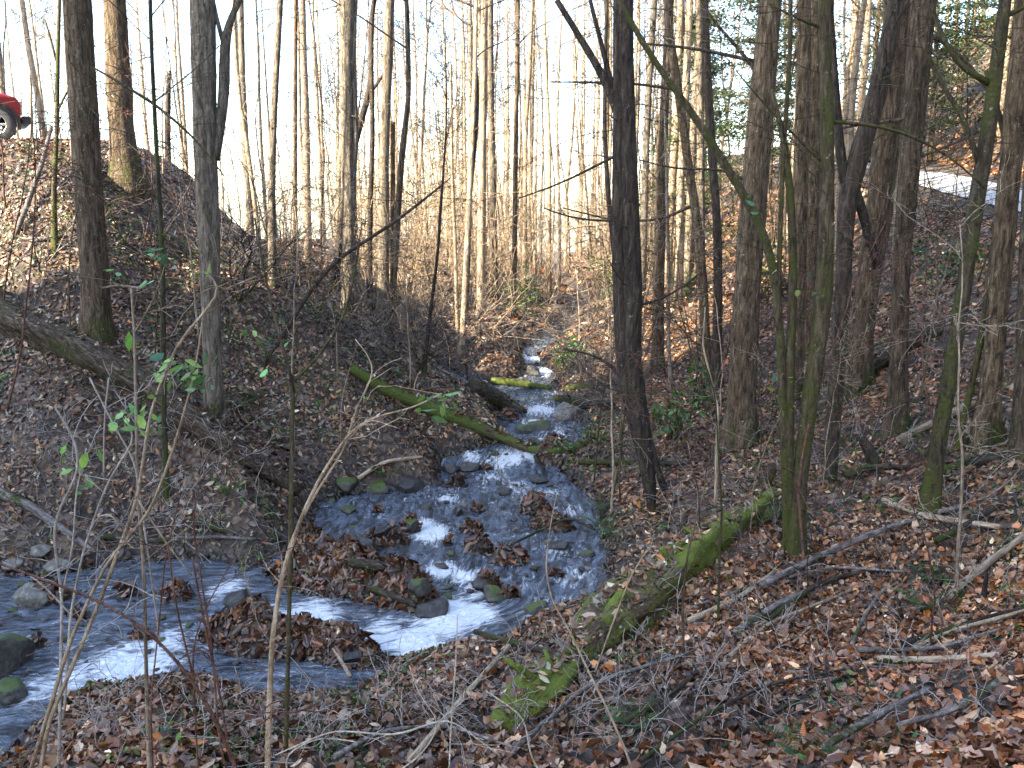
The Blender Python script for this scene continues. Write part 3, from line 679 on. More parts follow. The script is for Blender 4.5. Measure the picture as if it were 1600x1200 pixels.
def road_near(x, y, r):
    for i in range(len(RC)-1):
        if seg_dist(x, y, RC[i][:2], RC[i+1][:2])[0] < r: return True
    for i in range(len(P_ROAD)-1):
        if seg_dist(x, y, P_ROAD[i], P_ROAD[i+1])[0] < r: return True
    return False
heroes = [np.array(o.location[:2]) for o in col.objects if o.type == 'EMPTY']
RELAB = []
def put_tree(x, y, vi, sc, near):
    z = hz(x, y); tm, bm_, jm = VAR[vi]; where = 'up the valley' if abs(x) < 12 else ('on the left side' if x < 0 else 'on the right hillside')
    if near:
        r = empty('forest_tree', (x, y, z), random.random()*6.28)
        for nm, me in (('trunk', tm), ('branches', bm_)):
            q = bpy.data.objects.new(nm, me); col.objects.link(q); q.parent = r
    else:
        r = bpy.data.objects.new('forest_tree', jm); col.objects.link(r); r.location = (x, y, z); r.rotation_euler = (0, 0, random.random()*6.28)
    r.scale = (sc, sc, sc*random.uniform(.9, 1.1))
    tag(r, 'x', 'tree', 'background forest trees'); RELAB.append((r, VLAB[vi], 'mid distance' if y < 38 else ('distant' if y < 58 else 'farthest rank'), (x, y, z), 'tree'))
cnt = 0; tries = 0; used_xy = []
while cnt < 200 and tries < 6000:
    tries += 1
    y = 27 + 58*random.random()**1.25; u = random.uniform(-.62, .64)
    if u < -.22 and random.random() < .45: continue
    x = u*y
    if y < 33 and -3 < x < 4: continue
    if road_near(x, y, 2.9) or any((x-a)**2+(y-b_)**2 < 1.1 for a, b_ in used_xy): continue
    if hz(x, y) < zw(y)+.05: continue
    used_xy.append((x, y)); cnt += 1
    put_tree(x, y, random.choices(range(8), [5,4,6,6,6,5,5,2])[0], random.uniform(.8, 1.1), y < 38)
cnt = 0
while cnt < 98:
    y = 38+45*random.random(); u = random.uniform(-.2, .2); x = u*y
    if any((x-a)**2+(y-b_)**2 < .8 for a, b_ in used_xy) or hz(x, y) < zw(y)+.05: continue
    used_xy.append((x, y)); cnt += 1; put_tree(x, y, random.choice([2,3,3,5,5,4]), random.uniform(.7, .95), False)
for _ in range(14):   # trees on the right slope and between the near ones
    while True:
        x = random.uniform(7, 14); y = random.uniform(15, 27)
        if not road_near(x, y, 2.6) and all(np.hypot(x-h_[0], y-h_[1]) > 1.0 for h_ in heroes) and not (.44 < x/y < .53): break
    put_tree(x, y, random.choice([0,3,5,6]), random.uniform(.5, .8), True)

# saplings
SAP = []
for k in range(6):
    H = random.uniform(3.5, 6.5); P_ = wander((0,0,-.1), (random.gauss(0,.15), random.gauss(0,.15), 1), H, 12, .09, .08)
    rr = np.linspace(.022, .005, 13)*random.uniform(.7, 1.4); b = MB(); b.tube(P_, rr, 5); tm = b.mesh('stem'); mt = ['dark','redtwig','mossy','pale','tan','brown'][k]
    c = MB(); twigs(c, P_, rr, .7, H, 14, 1.1, 2, 3, .0065); bm_ = c.mesh('twigs'); tm.materials.append(M[mt]); bm_.materials.append(M[mt]); SAP.append((tm, bm_, mt))
SL = {'dark':'dark stemmed','redtwig':'reddish stemmed','mossy':'mossy stemmed','pale':'pale stemmed','tan':'tan stemmed','brown':'brown stemmed'}
cnt = 0
while cnt < 105:
    y = 8.5+24*random.random(); u = random.uniform(-.6, .6); x = u*y
    if hz(x, y) < zw(y)+.06 or road_near(x, y, 2.3): continue
    if y < 13 and x < 2.2: continue
    cnt += 1; tm, bm_, mt = SAP[random.randrange(6)]
    r = empty('sapling', (x, y, hz(x, y)), random.random()*6.28); s = random.uniform(.45, 1.05); r.scale = (s, s, s)
    side = 'left slope' if x < -1 else 'right bank'
    tag(r, 'x', 'sapling', 'bare saplings'); RELAB.append((r, '%s %s sapling' % ('short' if s < .7 else 'tall', SL[mt]), 'near' if y < 15 else ('mid distance' if y < 23 else 'farther'), (x, y, hz(x, y)), 'sapling'))
    for nm, me in (('stem', tm), ('twigs', bm_)):
        q = bpy.data.objects.new(nm, me); col.objects.link(q); q.parent = r

# tangled brush, nobody could count it
b = MB(); 
def brush(px0, px1, py0, py1, n, L=1.0, r=.006, spread=1.0):
    for _ in range(n):
        g = ground(random.uniform(px0, px1), random.uniform(py0, py1))
        if g[1] > 60: continue
        if g[2] < zw(g[1])+.02: continue
        a = random.random()*6.28
        branch(b, g-np.array([0,0,.05]), (math.cos(a)*spread, math.sin(a)*spread, random.uniform(.2, 1.3) if spread > .5 else 1), L*random.uniform(.5, 1.5), r*random.uniform(.6, 1.4), 1, 6, 3, .22, -.02, 3, .05)
brush(850, 985, 545, 640, 150, 1.3); brush(640, 820, 500, 600, 60, 1.2); brush(330, 560, 350, 500, 60, 2.0); brush(1000, 1330, 400, 640, 130, 1.4)
brush(850, 1000, 470, 545, 90, 1.8, .009); brush(1150, 1600, 640, 1000, 130, .7, .005); brush(940, 1300, 700, 900, 70, .8, .004); brush(0, 250, 640, 860, 120, .7, .004); brush(400, 1100, 1060, 1190, 50, .5, .003)
brush(0, 300, 250, 500, 50, 1.0); brush(1200, 1600, 900, 1190, 60, .5, .003); brush(480, 740, 480, 560, 70, 1.7, .007)
brush(330, 560, 340, 450, 170, 3.2, .010); brush(560, 760, 400, 540, 120, 2.2, .008); brush(760, 1000, 430, 520, 50, 1.6, .008); brush(1000, 1300, 330, 520, 80, 2.0, .007)
o = b.build('undergrowth_brush', M['stick']); tag(o, 'tangle of bare grey twigs and brambles along both banks', 'brush', kind='stuff')
b = MB(); MINR = .006; brush(560, 1010, 392, 470, 620, 5.5, .015, .2); brush(620, 1010, 400, 545, 130, 2.2, .009); brush(560, 760, 380, 520, 50, 2.2, .009); brush(1000, 1300, 300, 450, 90, 2.6, .01)
MINR = .0038
o = b.build('valley_brush', M['tan']); tag(o, 'pale sunlit brush filling the valley floor beyond the stream', 'brush', kind='stuff')
b = MB(); brush(0, 420, 640, 900, 110, 1.0, .0035); brush(0, 330, 1080, 1195, 60, .7, .003); brush(330, 1000, 1080, 1195, 150, .55, .0028); brush(850, 1600, 850, 1195, 190, .6, .003); brush(700, 960, 960, 1100, 60, .5, .003); brush(1000, 1600, 640, 850, 90, .9, .004)
o = b.build('bramble_canes', M['whip']); tag(o, 'thin pale bramble canes and weed stalks on the near banks', 'brambles', kind='stuff')
def tangle(px, py, label, mat, n, L, d_=None, rr_=.019, up=(.5, 1.3)):
    g = ground(px, py); b = MB(); r = empty('bare_shrub', tuple(g)); tag(r, label, 'shrub')
    for _ in range(n):
        a = random.random()*6.28; branch(b, g-np.array([0,0,.1]), (math.cos(a)*.7, math.sin(a)*.7, random.uniform(*up)), L*random.uniform(.6, 1.15), rr_*random.uniform(.6, 1.2), 2, 9, 4, .16, .0, 6, .05)
    b.v = [v-g for v in b.v]; b.build('stems', M[mat], r)
tangle(372, 470, 'dark tangled bare shrub on the crest slope right of the tall seamed trunk', 'dark', 7, 3.6)
tangle(450, 455, 'wide twiggy shrub beside the slender grey tree on the crest', 'dark', 7, 3.2)
tangle(500, 480, 'bare shrub between the slender grey tree and the stout pale tree', 'brown', 6, 2.6)
tangle(655, 575, 'bare shrub with arching branches at the lower end of the spur', 'dark', 7, 2.6, rr_=.011)
tangle(905, 600, 'low grey thicket shrub on the right shore of the far stream', 'stick', 9, 1.7, rr_=.009, up=(.1,.8))
tangle(950, 620, 'twiggy shrub behind the knobbly dark tree by the shore', 'stick', 8, 1.7, rr_=.009, up=(.1,.9))
tangle(1130, 560, 'bare shrub left of the very thick tree on the right slope', 'dark', 6, 2.2)
tangle(1250, 480, 'thin dark shrub behind the mossy clump on the right slope', 'dark', 6, 2.4)
tangle(1480, 600, 'bare shrub on the slope between upright tree and curving mossy tree', 'stick', 6, 2.0)
tangle(60, 420, 'grey bare shrub on the left slope under the truck', 'stick', 6, 1.6)
tangle(215, 640, 'bare thin shrub just above the middle of the big left log', 'brown', 5, 1.6)
T_('leaning_sapling','dark sapling leaning far right across the left slope below the crest',[(405,575,8),(440,530,8),(480,460,8),(525,405,7),(590,365,6),(640,330,5),(692,288,3)],'dark',5,0,ext=False,tw=12,twL=.9,flare=1)
# twig litter lying on the ground
b = MB()
for _ in range(2600):
    y = 3+19*random.random()**1.3; x = random.uniform(-.65, .65)*max(y, 4); z = float(hfast(np.array([x]), np.array([y]))[0])
    if z < zw(y)+.03: continue
    a = random.random()*3.14; Lw = random.uniform(.15, .7); p = wander((x, y, z+.03), (math.cos(a), math.sin(a), 0), Lw, 5, .12)
    p[:, 2] = hfast(p[:, 0], p[:, 1])+.035; b.tube(p, np.linspace(1, .4, 6)*random.uniform(.002, .007), 3, cap=False)
o = b.build('twig_litter', M['stick']); tag(o, 'small broken twigs lying among the fallen leaves', 'twigs', kind='stuff')

# ------------------------------------------------------------------ logs and sticks
LOGLEAF = []; STK = []
def log(name, label, pts, mat, k=14, lift=.35, rough=.1, stubs=0, cat='log', sag=True, group=None, zmin=None, lifts=None):
    P = []; W = []
    for i, q in enumerate(pts):
        g = ground(q[0], q[1]); 
        if g[2] < zw(g[1]): x_, y_ = on_water(q[0], q[1]); g = np.array([x_, y_, float(zw(y_))])
        r = q[2]/2/F*np.hypot(g[1], g[0]); g[2] += r*lift + (q[3] if len(q) > 3 else 0); P.append(g); W.append(r)
    Q, rr = resample(P, W, .12 if max(W) < .1 else .16)
    b = MB(); b.tube(Q, rr, k, rough); o0 = Q[len(Q)//2].copy(); o0[2] -= rr[len(Q)//2]
    for s in range(stubs):
        i = random.randrange(2, len(Q)-2); a = random.random()*6.28; d = np.array([math.cos(a), math.sin(a), .8])
        p = wander(Q[i], d, random.uniform(.2, .6), 4, .12); b.tube(p, np.linspace(rr[i]*.3, rr[i]*.12, 5), 5)
    if max(W) > .06 and k > 10:
        nL = int(len(Q)*(9 if mat in ('greenlog', 'rot') else 2.5)*max(W)/.15); ii = rng.integers(0, len(Q), nL); aa = rng.standard_normal(nL)*.55; T2 = np.gradient(Q, axis=0)[ii]; T2[:, 2] = 0; T2 /= np.linalg.norm(T2, axis=1)[:, None]+1e-9
        S2 = np.stack([-T2[:, 1], T2[:, 0], np.zeros(nL)], 1); pp = Q[ii]+S2*(np.sin(aa)*rr[ii])[:, None]+T2*rng.random((nL, 1))*.1; pp[:, 2] += np.cos(aa)*rr[ii]*1.04
        LOGLEAF.append(pp)
    qt = Vector(Q[-1]-Q[0]).to_track_quat('Z', 'Y'); Rm = np.array(qt.to_matrix())
    b.v = [(v-o0) @ Rm for v in b.v]; o = b.build(name, M[mat]); o.location = tuple(o0); o.rotation_euler = qt.to_euler(); tag(o, label, cat, group)
    if name == 'stick': STK.append((o, pts[len(pts)//2][0], pts[len(pts)//2][1]))
    return o
log('fallen_log','big weathered log lying down the left slope toward the stream',[(-60,468,46),(20,515,46),(150,575,46),(260,635,42),(360,710,35),(465,775,28)],'log',20,.6,.25,7)
log('fallen_log','long green mossy log sliding from the left slope into the cascade',[(548,580,16),(600,610,20),(690,648,22),(760,680,20),(832,708,13)],'greenlog',12,.6,.08,2)
log('fallen_log','short thick log with a split end beside the upper stream',[(738,612,34),(765,625,32),(795,637,22),(820,646,10)],'log',14,.5,.12)
log('fallen_log','dark narrow log bridging the upper stream',[(768,600,11),(800,602,12),(840,607,9),(862,609,7)],'greenlog',8,.9,.08)
log('fallen_log','small bright mossy log right of the upper stream',[(885,606,8),(910,607,10),(935,605,9)],'greenlog',8,.6,.1)
log('fallen_log','dark root bank log below the small mossy log',[(868,625,12),(905,634,20),(955,640,18)],'dark',10,.5,.15,4)
log('fallen_log','yellow green mossy log ending at the cascade from the right bank',[(825,706,12),(860,706,14),(900,699,14),(925,690,10)],'greenlog',10,.7,.1,2)
log('rotten_log','huge crumbling moss covered log at lower right of the stream',[(1198,792,36),(1180,808,48),(1155,826,44),(1125,850,56),(1095,878,52),(1065,905,78),(1035,932,76),(1000,960,96),(965,990,92),(930,1018,78),(905,1035,50)],'rot',26,.6,.38,7)
log('mossy_stump','mossy broken chunk below the lower end of the rotten log',[(893,1046,34),(870,1062,62),(845,1082,66),(818,1104,64),(795,1124,52),(775,1146,34)],'rot',24,.35,.38,3)
log('mossy_stump','small mossy stump beside the upper end of the rotten log',[(1185,818,26),(1212,808,24)],'greenlog',10,.6,.15)
log('fallen_log','brown log propped against the foot of the stout leaning tree',[(1318,605,16),(1370,580,20),(1420,550,20),(1470,520,16)],'log',12,1.2,.08,2)
log('fallen_log','dark thin log lying level on the right bank below the knobbly tree',[(905,725,10),(980,726,10),(1060,727,9),(1105,722,7)],'dark',8,.7,.1,3)
log('fallen_log','short green log behind the knobbly tree foot',[(1000,688,11),(1030,683,12),(1060,678,11)],'greenlog',8,.6,.1)
log('fallen_log','old dark log under the brush at the far right',[(1470,738,14),(1530,728,16),(1600,722,18)],'dark',10,.4,.15,4)
log('fallen_branch','pale dead branch lying at the left edge above the pool',[(-30,765,16),(50,800,14),(120,845,11),(150,870,7)],'stick',8,1,.1,3,'branch')
log('fallen_branch','grey forked branch at the foot of the left sapling',[(15,378,7),(60,377,7),(100,370,6)],'stick',6,1,.08,2,'branch')
log('fallen_branch','branch leaning up the left slope behind the yellow sapling',[(22,375,6),(45,340,7,.2),(68,300,6,.4),(85,250,5,.6)],'stick',6,1,.05,1,'branch')
log('fallen_branch','dark branch on the left slope under the slender grey tree',[(395,422,6),(440,425,7),(500,430,6)],'stick',6,1.2,.08,3,'branch')
log('fallen_branch','dark branch jutting over the water from the rotten log',[(742,1008,9,.12),(800,1022,11,.1),(860,1040,12,.08),(922,1058,10,.05)],'dark',8,1.5,.08,1,'branch')
log('fallen_branch','white barked stick across the near leaf mound',[(490,972,5),(520,1010,6),(548,1065,7)],'pale',6,2,.05,1,'branch')
log('fallen_branch','dark short log half buried in the leaf mound',[(545,895,14,.1),(590,905,16,.12),(625,910,12,.1)],'log',10,1.0,.12,1,'branch')
log('fallen_branch','broken wood end poking from the leaf mound to the pool',[(580,935,12,.06),(620,950,13,.08),(650,958,10,.06)],'log',10,1.0,.12,1,'branch')
log('fallen_branch','black twiggy branch lying in the stream at right',[(800,868,5,.1),(850,845,5,.15),(890,830,5,.15),(930,842,4,.1)],'dark',6,2,.05,4,'branch')
log('fallen_branch','dark drift stick pointing down in the cascade',[(835,722,5,.05),(850,740,5,.02)],'dark',6,2,.05,0,'branch')
ll = np.concatenate(LOGLEAF); V, L, C = scatter('l', ll[:, :2], .01, .08, 1, PAL, PW, .45, normal_follow=False, z=ll[:, 2]-.01, curl=.6)
o = bpy.data.objects.new('log_leaf_litter', raw_mesh('log_leaf_litter', V, L, 3, C)); col.objects.link(o); o.data.materials.append(M['litter']); tag(o, 'dead leaves settled on top of the fallen logs', 'leaf litter', kind='stuff')
sticks = [[(1190,930),(1290,875),(1400,830),(1500,800)],[(1200,980),(1270,930),(1330,905),(1400,895)],[(1075,985),(1150,950),(1210,905)],[(800,1190),(920,1085),(1060,1040),(1200,985)],
 [(1130,1180),(1200,1130),(1290,1085),(1370,1048)],[(1370,1050),(1450,1046),(1560,1036)],[(1340,1030),(1400,1036),(1470,1028),(1560,1000)],[(1410,1020),(1480,1000),(1560,970),(1640,955)],
 [(1425,1026),(1500,996),(1580,975),(1650,950)],[(1330,1022),(1345,985),(1370,945),(1395,915)],[(970,1150),(1060,1090),(1090,1060)],[(1140,1040),(1200,990),(1270,960),(1330,930)],
 [(1150,1000),(1210,960),(1260,935)],[(1460,860),(1520,830),(1570,800)],[(1480,950),(1530,900),(1600,850)],[(1560,1080),(1500,1120),(1400,1150)],[(1000,1200),(1100,1130),(1200,1085),(1320,1060)],
 [(640,1200),(700,1130),(760,1060),(800,1020)],[(520,1200),(600,1160),(700,1150),(800,1180)],[(1040,900),(1140,870),(1220,845)],[(1380,800),(1450,820),(1560,840)],[(1290,1180),(1380,1130),(1450,1095)],
 [(1320,760),(1360,740),(1420,742)],[(560,760),(600,735),(660,722)],[(160,860),(220,850),(330,846),(400,850)],[(300,830),(360,842),(440,850)],[(1560,620),(1480,660),(1400,700)],[(1080,960),(1180,925),(1300,900),(1420,905)]]
SLAB = ['grey dead stick lying on the right leaf slope','dark slender stick lying on the right leaf slope','pale stripped stick lying on the right leaf slope']
for i, s in enumerate(sticks):
    k = i % 3; w0 = random.uniform(5, 11); left_ = s[0][0] < 850
    log('stick', SLAB[k].replace('the right leaf slope', 'the near or left bank' if left_ else 'the right leaf slope'), [(q[0], q[1], w0*1.25*(1-.18*j), random.uniform(.04,.10)) for j, q in enumerate(s)], ['stick','dark','tan'][k], 7, 1.0, .08, 2, 'stick', group='loose sticks on the near or left bank' if left_ else 'loose sticks on the right slope')
for px, py, h_, lab in [(1268,1075,.25,'dark broken stub standing in the near leaves, taller of two'),(1284,1068,.2,'dark thin stub beside the taller one in the near leaves'),(1535,940,.35,'splintered upright stub at the far right of the leaf slope'),(1372,725,.45,'dark rotten stump on the right slope in front of the upright tree'),(1190,760,.4,'leaning split stump near the upper end of the rotten log'),(1415,970,.3,'lichen covered root stub on the right leaf slope')]:
    g = ground(px, py); b = MB(); rr_ = .05 if 'stump' in lab else .022
    p = wander(g-np.array([0,0,.1]), (random.gauss(0,.2), 0, 1), h_+.1, 5, .08); b.tube(p, np.linspace(rr_*1.6, rr_*.8, 6)*(1.6 if 'rotten' in lab else 1), 9, .2)
    o = b.build('stump' if 'stump' in lab else 'stub', M['dark'], None, tuple(g)); tag(o, lab, 'stump')

# ------------------------------------------------------------------ rocks
def rock(px, py, wpx, hf, mat, label, group=None, sink=.35):
    g = ground(px, py); x_, y_ = g[0], g[1]
    if g[2] < zw(y_): x_, y_ = on_water(px, py); g = np.array([x_, y_, float(zw(y_))])
    r = wpx/2/F*y_
    import bmesh
    bm = bmesh.new(); bmesh.ops.create_icosphere(bm, subdivisions=4 if wpx > 25 else 3, radius=1)
    s1, s2, s3 = random.randrange(999), random.uniform(.75, 1.1), random.uniform(0, 6.28)
    PLN = [(Vector((random.gauss(0,1), random.gauss(0,1), random.gauss(0,1))).normalized(), random.uniform(.55, .85)) for _ in range(11)]
    for v in bm.verts:
        c_ = v.co.copy(); n_ = float(fbm(np.array([c_.x*1.3+c_.z+s1]), np.array([c_.y*1.3-c_.z*.7]), s1, 3)[0])
        q = 1+.30*n_
        # flattened facets
        v.co = Vector((math.copysign(abs(c_.x)**.8, c_.x), math.copysign(abs(c_.y)**.8, c_.y), math.copysign(abs(c_.z)**.7, c_.z)))*q
        for pn, po in PLN:
            dq = v.co.dot(pn)
            if dq > po: v.co -= pn*(dq-po)*.92
        v.co *= 1.2
        v.co.x *= r; v.co.y *= r*s2; v.co.z *= r*hf
    for f in bm.faces: f.smooth = wpx > 25
    me = bpy.data.meshes.new('rock'); bm.to_mesh(me); bm.free(); o = bpy.data.objects.new('rock', me); col.objects.link(o)
    o.location = (x_, y_, g[2]+r*hf*(1-sink)*.4); o.rotation_euler = (random.gauss(0,.15), random.gauss(0,.15), s3); me.materials.append(M[mat]); tag(o, label, 'rock', group)
for q in [(885,650,44,.75,'dryrock','large smooth grey boulder at the right side of the upper stream'),(845,668,34,.6,'mossrock','squarish tan and mossy rock in mid stream above the cascade'),(819,675,22,.7,'mossrock','small rounded rock left of the squarish mossy rock'),
 (838,692,30,.4,'wetrock','flat black rock just above the cascade log'),(705,735,26,.6,'wetrock','dark flat rock left edge just below the cascade'),(735,732,30,.6,'wetrock','dark lumpy rock right beside the flat one below the cascade'),
 (640,765,52,.5,'wetrock','long black wet ledge at the left water edge'),(590,768,40,.6,'mossrock','mossy edge stone on the left bank above the brown pool'),(540,758,34,.7,'mossrock','round mossy stone at the tail of the big left log'),
 (570,862,46,.7,'wetrock','black and tan rock left of the middle leaf pile'),(600,835,26,.9,'wetrock','small dark stone on top of the middle leaf pile'),(642,822,22,.9,'mossrock','small mossy stone at the right of the middle leaf pile'),
 (717,803,20,1.,'wetrock','small upright black stone in mid rapids'),(873,856,32,.6,'wetrock','dark rock in the right channel with branch over it'),(915,868,26,.5,'mossrock','flat mossy rock at the right water edge'),(655,925,42,.8,'mossrock','mossy boulder at right end of the big leaf mound'),
 (675,955,44,.8,'wetrock','black rounded boulder at the water end of the big leaf mound'),(770,935,36,.75,'mossrock','round green mossed rock in the lower rapids'),(752,912,30,.6,'wetrock','brown rock just above the round green one'),
 (690,885,22,.4,'wetrock','flat dark slab left of the lower rapids'),(370,945,52,.6,'wetrock','blue grey slab in the left channel'),(50,945,50,.8,'dryrock','rounded brown boulder in the left pool'),
 (62,868,34,.7,'dryrock','pale green grey stone on the left shore'),(20,885,30,.6,'dryrock','pale stone at the left edge of the shore'),(95,890,40,.5,'dryrock','flat grey stone on the left shore beside the pale green one'),
 (0,1045,110,.7,'mossrock','big mossy boulder at the lower left edge in the pool'),(20,1085,60,.6,'mossrock','dark mossy rock in front of the big lower left boulder'),(835,955,36,.6,'mossrock','moss topped rock at the near right shore'),
 (835,748,16,.6,'wetrock','small dark stone in the fast water right of centre'),(850,1000,30,.6,'mossrock','mossy lump at near shore below the moss topped rock'),(545,1028,40,.5,'wetrock','dark rock at the near end of the small leaf mound'),(840,752,30,.4,'wetrock','brown flat rock near the right drift logs'),
 (800,632,20,.6,'wetrock','dark stone beside the tip of the short thick log'),(835,585,26,.8,'wetrock','dark boulder splitting the far stream'),(790,770,24,.4,'wetrock','low dark stone in the middle riffle'),(545,798,34,.4,'mossrock','small flat stone at the head of the brown pool')]:
    rock(*q)
STM = [(845,668,'squarish mossy rock'),(800,705,'cascade log'),(610,845,'middle leaf pile'),(560,915,'big leaf mound'),(770,935,'round green rock'),(370,945,'left channel slab'),(50,945,'brown pool boulder'),(0,1045,'big lower left boulder'),(835,585,'far stream boulder'),(640,765,'long black ledge'),(940,820,'right water edge ferns'),(480,1010,'small leaf mound'),(870,850,'black twiggy stream branch'),(745,798,'mid rapids leaf tuft'),(250,930,'left pool leaf clump'),(150,1000,'left pool rapids'),(540,790,'brown pool stone'),(820,760,'central riffle')]
for _ in range(140):
    px, py = random.choice([(random.uniform(480,930), random.uniform(770,940)), (random.uniform(0,400), random.uniform(890,1060)), (random.uniform(480,930), random.uniform(770,940)), (random.uniform(0,400), random.uniform(890,1060)), (random.uniform(690,900), random.uniform(700,780)), (random.uniform(480,930), random.uniform(770,940)), (random.uniform(770,900), random.uniform(600,760)), (random.uniform(0,400), random.uniform(890,1060)), (random.uniform(810,850), random.uniform(555,600))])
    mt = random.choice(['wetrock','wetrock','mossrock','dryrock']); wpx = random.uniform(6, 15)*(.6 if py < 650 else 1)
    k = min(STM, key=lambda q: (q[0]-px)**2+(q[1]-py)**2); dx, dy = px-k[0], py-k[1]
    rel = ('left of' if dx < 0 else 'right of') if abs(dx) > abs(dy)*1.2 else ('behind' if dy < 0 else 'in front of')
    rock(px, py, wpx, random.uniform(.4,.8), mt, '%s %s stone in the water %s%s the %s' % ('tiny' if wpx < 9 else 'small', {'wetrock':'dark wet','mossrock':'mossy','dryrock':'pale grey'}[mt], 'just ' if math.hypot(dx, dy) < 45 else 'well ' if rel in ('left of','right of') else 'somewhat ', rel, k[2]), 'small stones in the stream')

# ------------------------------------------------------------------ green plants
GP = np.array([(.05,.11,.02),(.08,.17,.03),(.03,.08,.025),(.12,.2,.04)])
def leaf_cluster(pts_n, size, pal, tilt=1.0, kind=1):
    """explicit world points -> leaf mesh arrays"""
    pts_n = np.asarray(pts_n); return scatter('g', pts_n[:, :2], 0, size, kind, pal, np.ones(len(pal))/len(pal), tilt, normal_follow=False, z=pts_n[:, 2], curl=.3)
def obj_leaves(name, arr, parent, g, mat='green'):
    V, L, C = arr; o = bpy.data.objects.new(name, raw_mesh(name, V-np.array(g), L, 3, C)); col.objects.link(o); o.data.materials.append(M[mat]); o.parent = parent; return o
def fern_mesh(nf=9, Lf=.45):
    V = []; Fc = []; C = []
    for k in range(nf):
        a = k/nf*6.283+random.gauss(0,.25); L = Lf*random.uniform(.7, 1.15); n = 22; c_ = GP[random.choice([0,2,2,1])]*random.uniform(.8,1.2)
        for i in range(n):
            t_ = (i+1)/n; rr_ = L*t_; z = .62*L*math.sin(t_*2.3)*.8; px, py = rr_*math.cos(a), rr_*math.sin(a)
            wl = .075*math.sin(min(1, t_*1.15+.12)*math.pi)**.7*(Lf/.45)+.004
            for s in (-1, 1):
                ux, uy = -math.sin(a)*s, math.cos(a)*s; fx, fy = math.cos(a), math.sin(a); b0 = len(V); dw = L/n*.42
                V += [(px-fx*dw, py-fy*dw, z), (px+fx*dw, py+fy*dw, z), (px+ux*wl+fx*dw*1.6, py+uy*wl+fy*dw*1.6, z-.012)]; Fc.append((b0, b0+1, b0+2)); C += [c_]*3
    V = np.array(V); return raw_mesh('fronds', V, np.array(Fc).ravel(), 3, np.array(C))
FV = [fern_mesh() for _ in range(4)]
ferns = [(940,800,'dark fern hanging over the right water edge'),(955,838,'fern just below the dark one at the water edge'),(935,825,'small fern squeezed between the two at the right water edge'),(375,640,'fern on the left slope under the seamed trunk'),(400,625,'fern higher on the left slope beside its twin'),(355,775,'fern beside the lower end of the big left log'),
 (1335,742,'bright fern in the open leaves on the right slope'),(1440,715,'dark fern beside the curving mossy tree'),(1320,690,'low dark fern between the trees on the right slope'),(1035,890,'fern beside the rotten log'),(1440,955,'fern by the lichen root stub'),(1250,1190,'fern at the bottom right of the picture'),(600,748,'small fern above the black ledge'),(1010,745,'fern below the knobbly tree'),(1340,620,'fern under the propped log'),(990,1140,'fern near the foot of the near sticks'),(1450,905,'fern behind the lichen root stub'),(190,570,'small fern above the big left log')]
for i, (px, py, lab) in enumerate(ferns):
    g = ground(px, py); r = empty('fern', tuple(g), random.random()*6); tag(r, lab, 'fern', 'evergreen ferns'); q = bpy.data.objects.new('fronds', FV[i % 4]); q.data.materials.append(M['green']) if not q.data.materials else None
    col.objects.link(q); q.parent = r; s = .8+.4*random.random(); r.scale = (s, s, s)
# bushes of rhododendron
def bush(px, py, hgt, wid, n, label, name='rhododendron_bush', pal=GP[[0,2,1]], size=.1):
    g = ground(px, py); r = empty(name, tuple(g)); tag(r, label, 'bush'); b = MB(); tips = []
    for _ in range(max(6, n//45)):
        a = random.random()*6.28; P_ = wander(g, (math.cos(a)*wid*.5/hgt, math.sin(a)*wid*.5/hgt, 1), hgt*random.uniform(.6, 1.1), 7, .16); b.tube(P_, np.linspace(.012, .004, 8), 4)
        for q in P_[2:]: tips.append(q)
    b.v = [v-g for v in b.v]; b.build('stems', M['dark'], r)
    tips = np.array(tips); pts = tips[rng.integers(0, len(tips), n)]+rng.standard_normal((n, 3))*np.array([.16,.16,.11])*wid
    obj_leaves('leaves', leaf_cluster(pts, size, pal, .9), r, g)
bush(1065,690,1.1,.8,210,'glossy evergreen bush on the right bank between knobbly and thick trees'); bush(1085,640,1.1,.8,150,'smaller evergreen bush behind the glossy one')
bush(885,575,.8,1.0,260,'drooping rhododendron over the far stream'); bush(1060,475,1.3,1.1,240,'sunlit rhododendron spray right of the reddish trunk')
bush(820,500,1.6,1.6,380,'distant dark rhododendron mass left of the far stream'); bush(965,500,2.0,1.6,380,'distant rhododendron thicket behind the dark slim tree'); bush(1190,470,1.6,1.2,260,'evergreen sprays beside the very thick tree')
bush(930,690,.4,.5,140,'low yellow green plant on the mossy bank by the cascade', 'mossy_plant', np.array([(.16,.2,.03),(.1,.14,.02)]), .06); bush(885,712,.25,.3,60,'pale green herb growing on the cascade log', 'herb', np.array([(.15,.28,.12),(.1,.2,.08)]), .07)
bush(1480,440,1.2,1.6,240,'dark evergreen patch on the slope below the road')
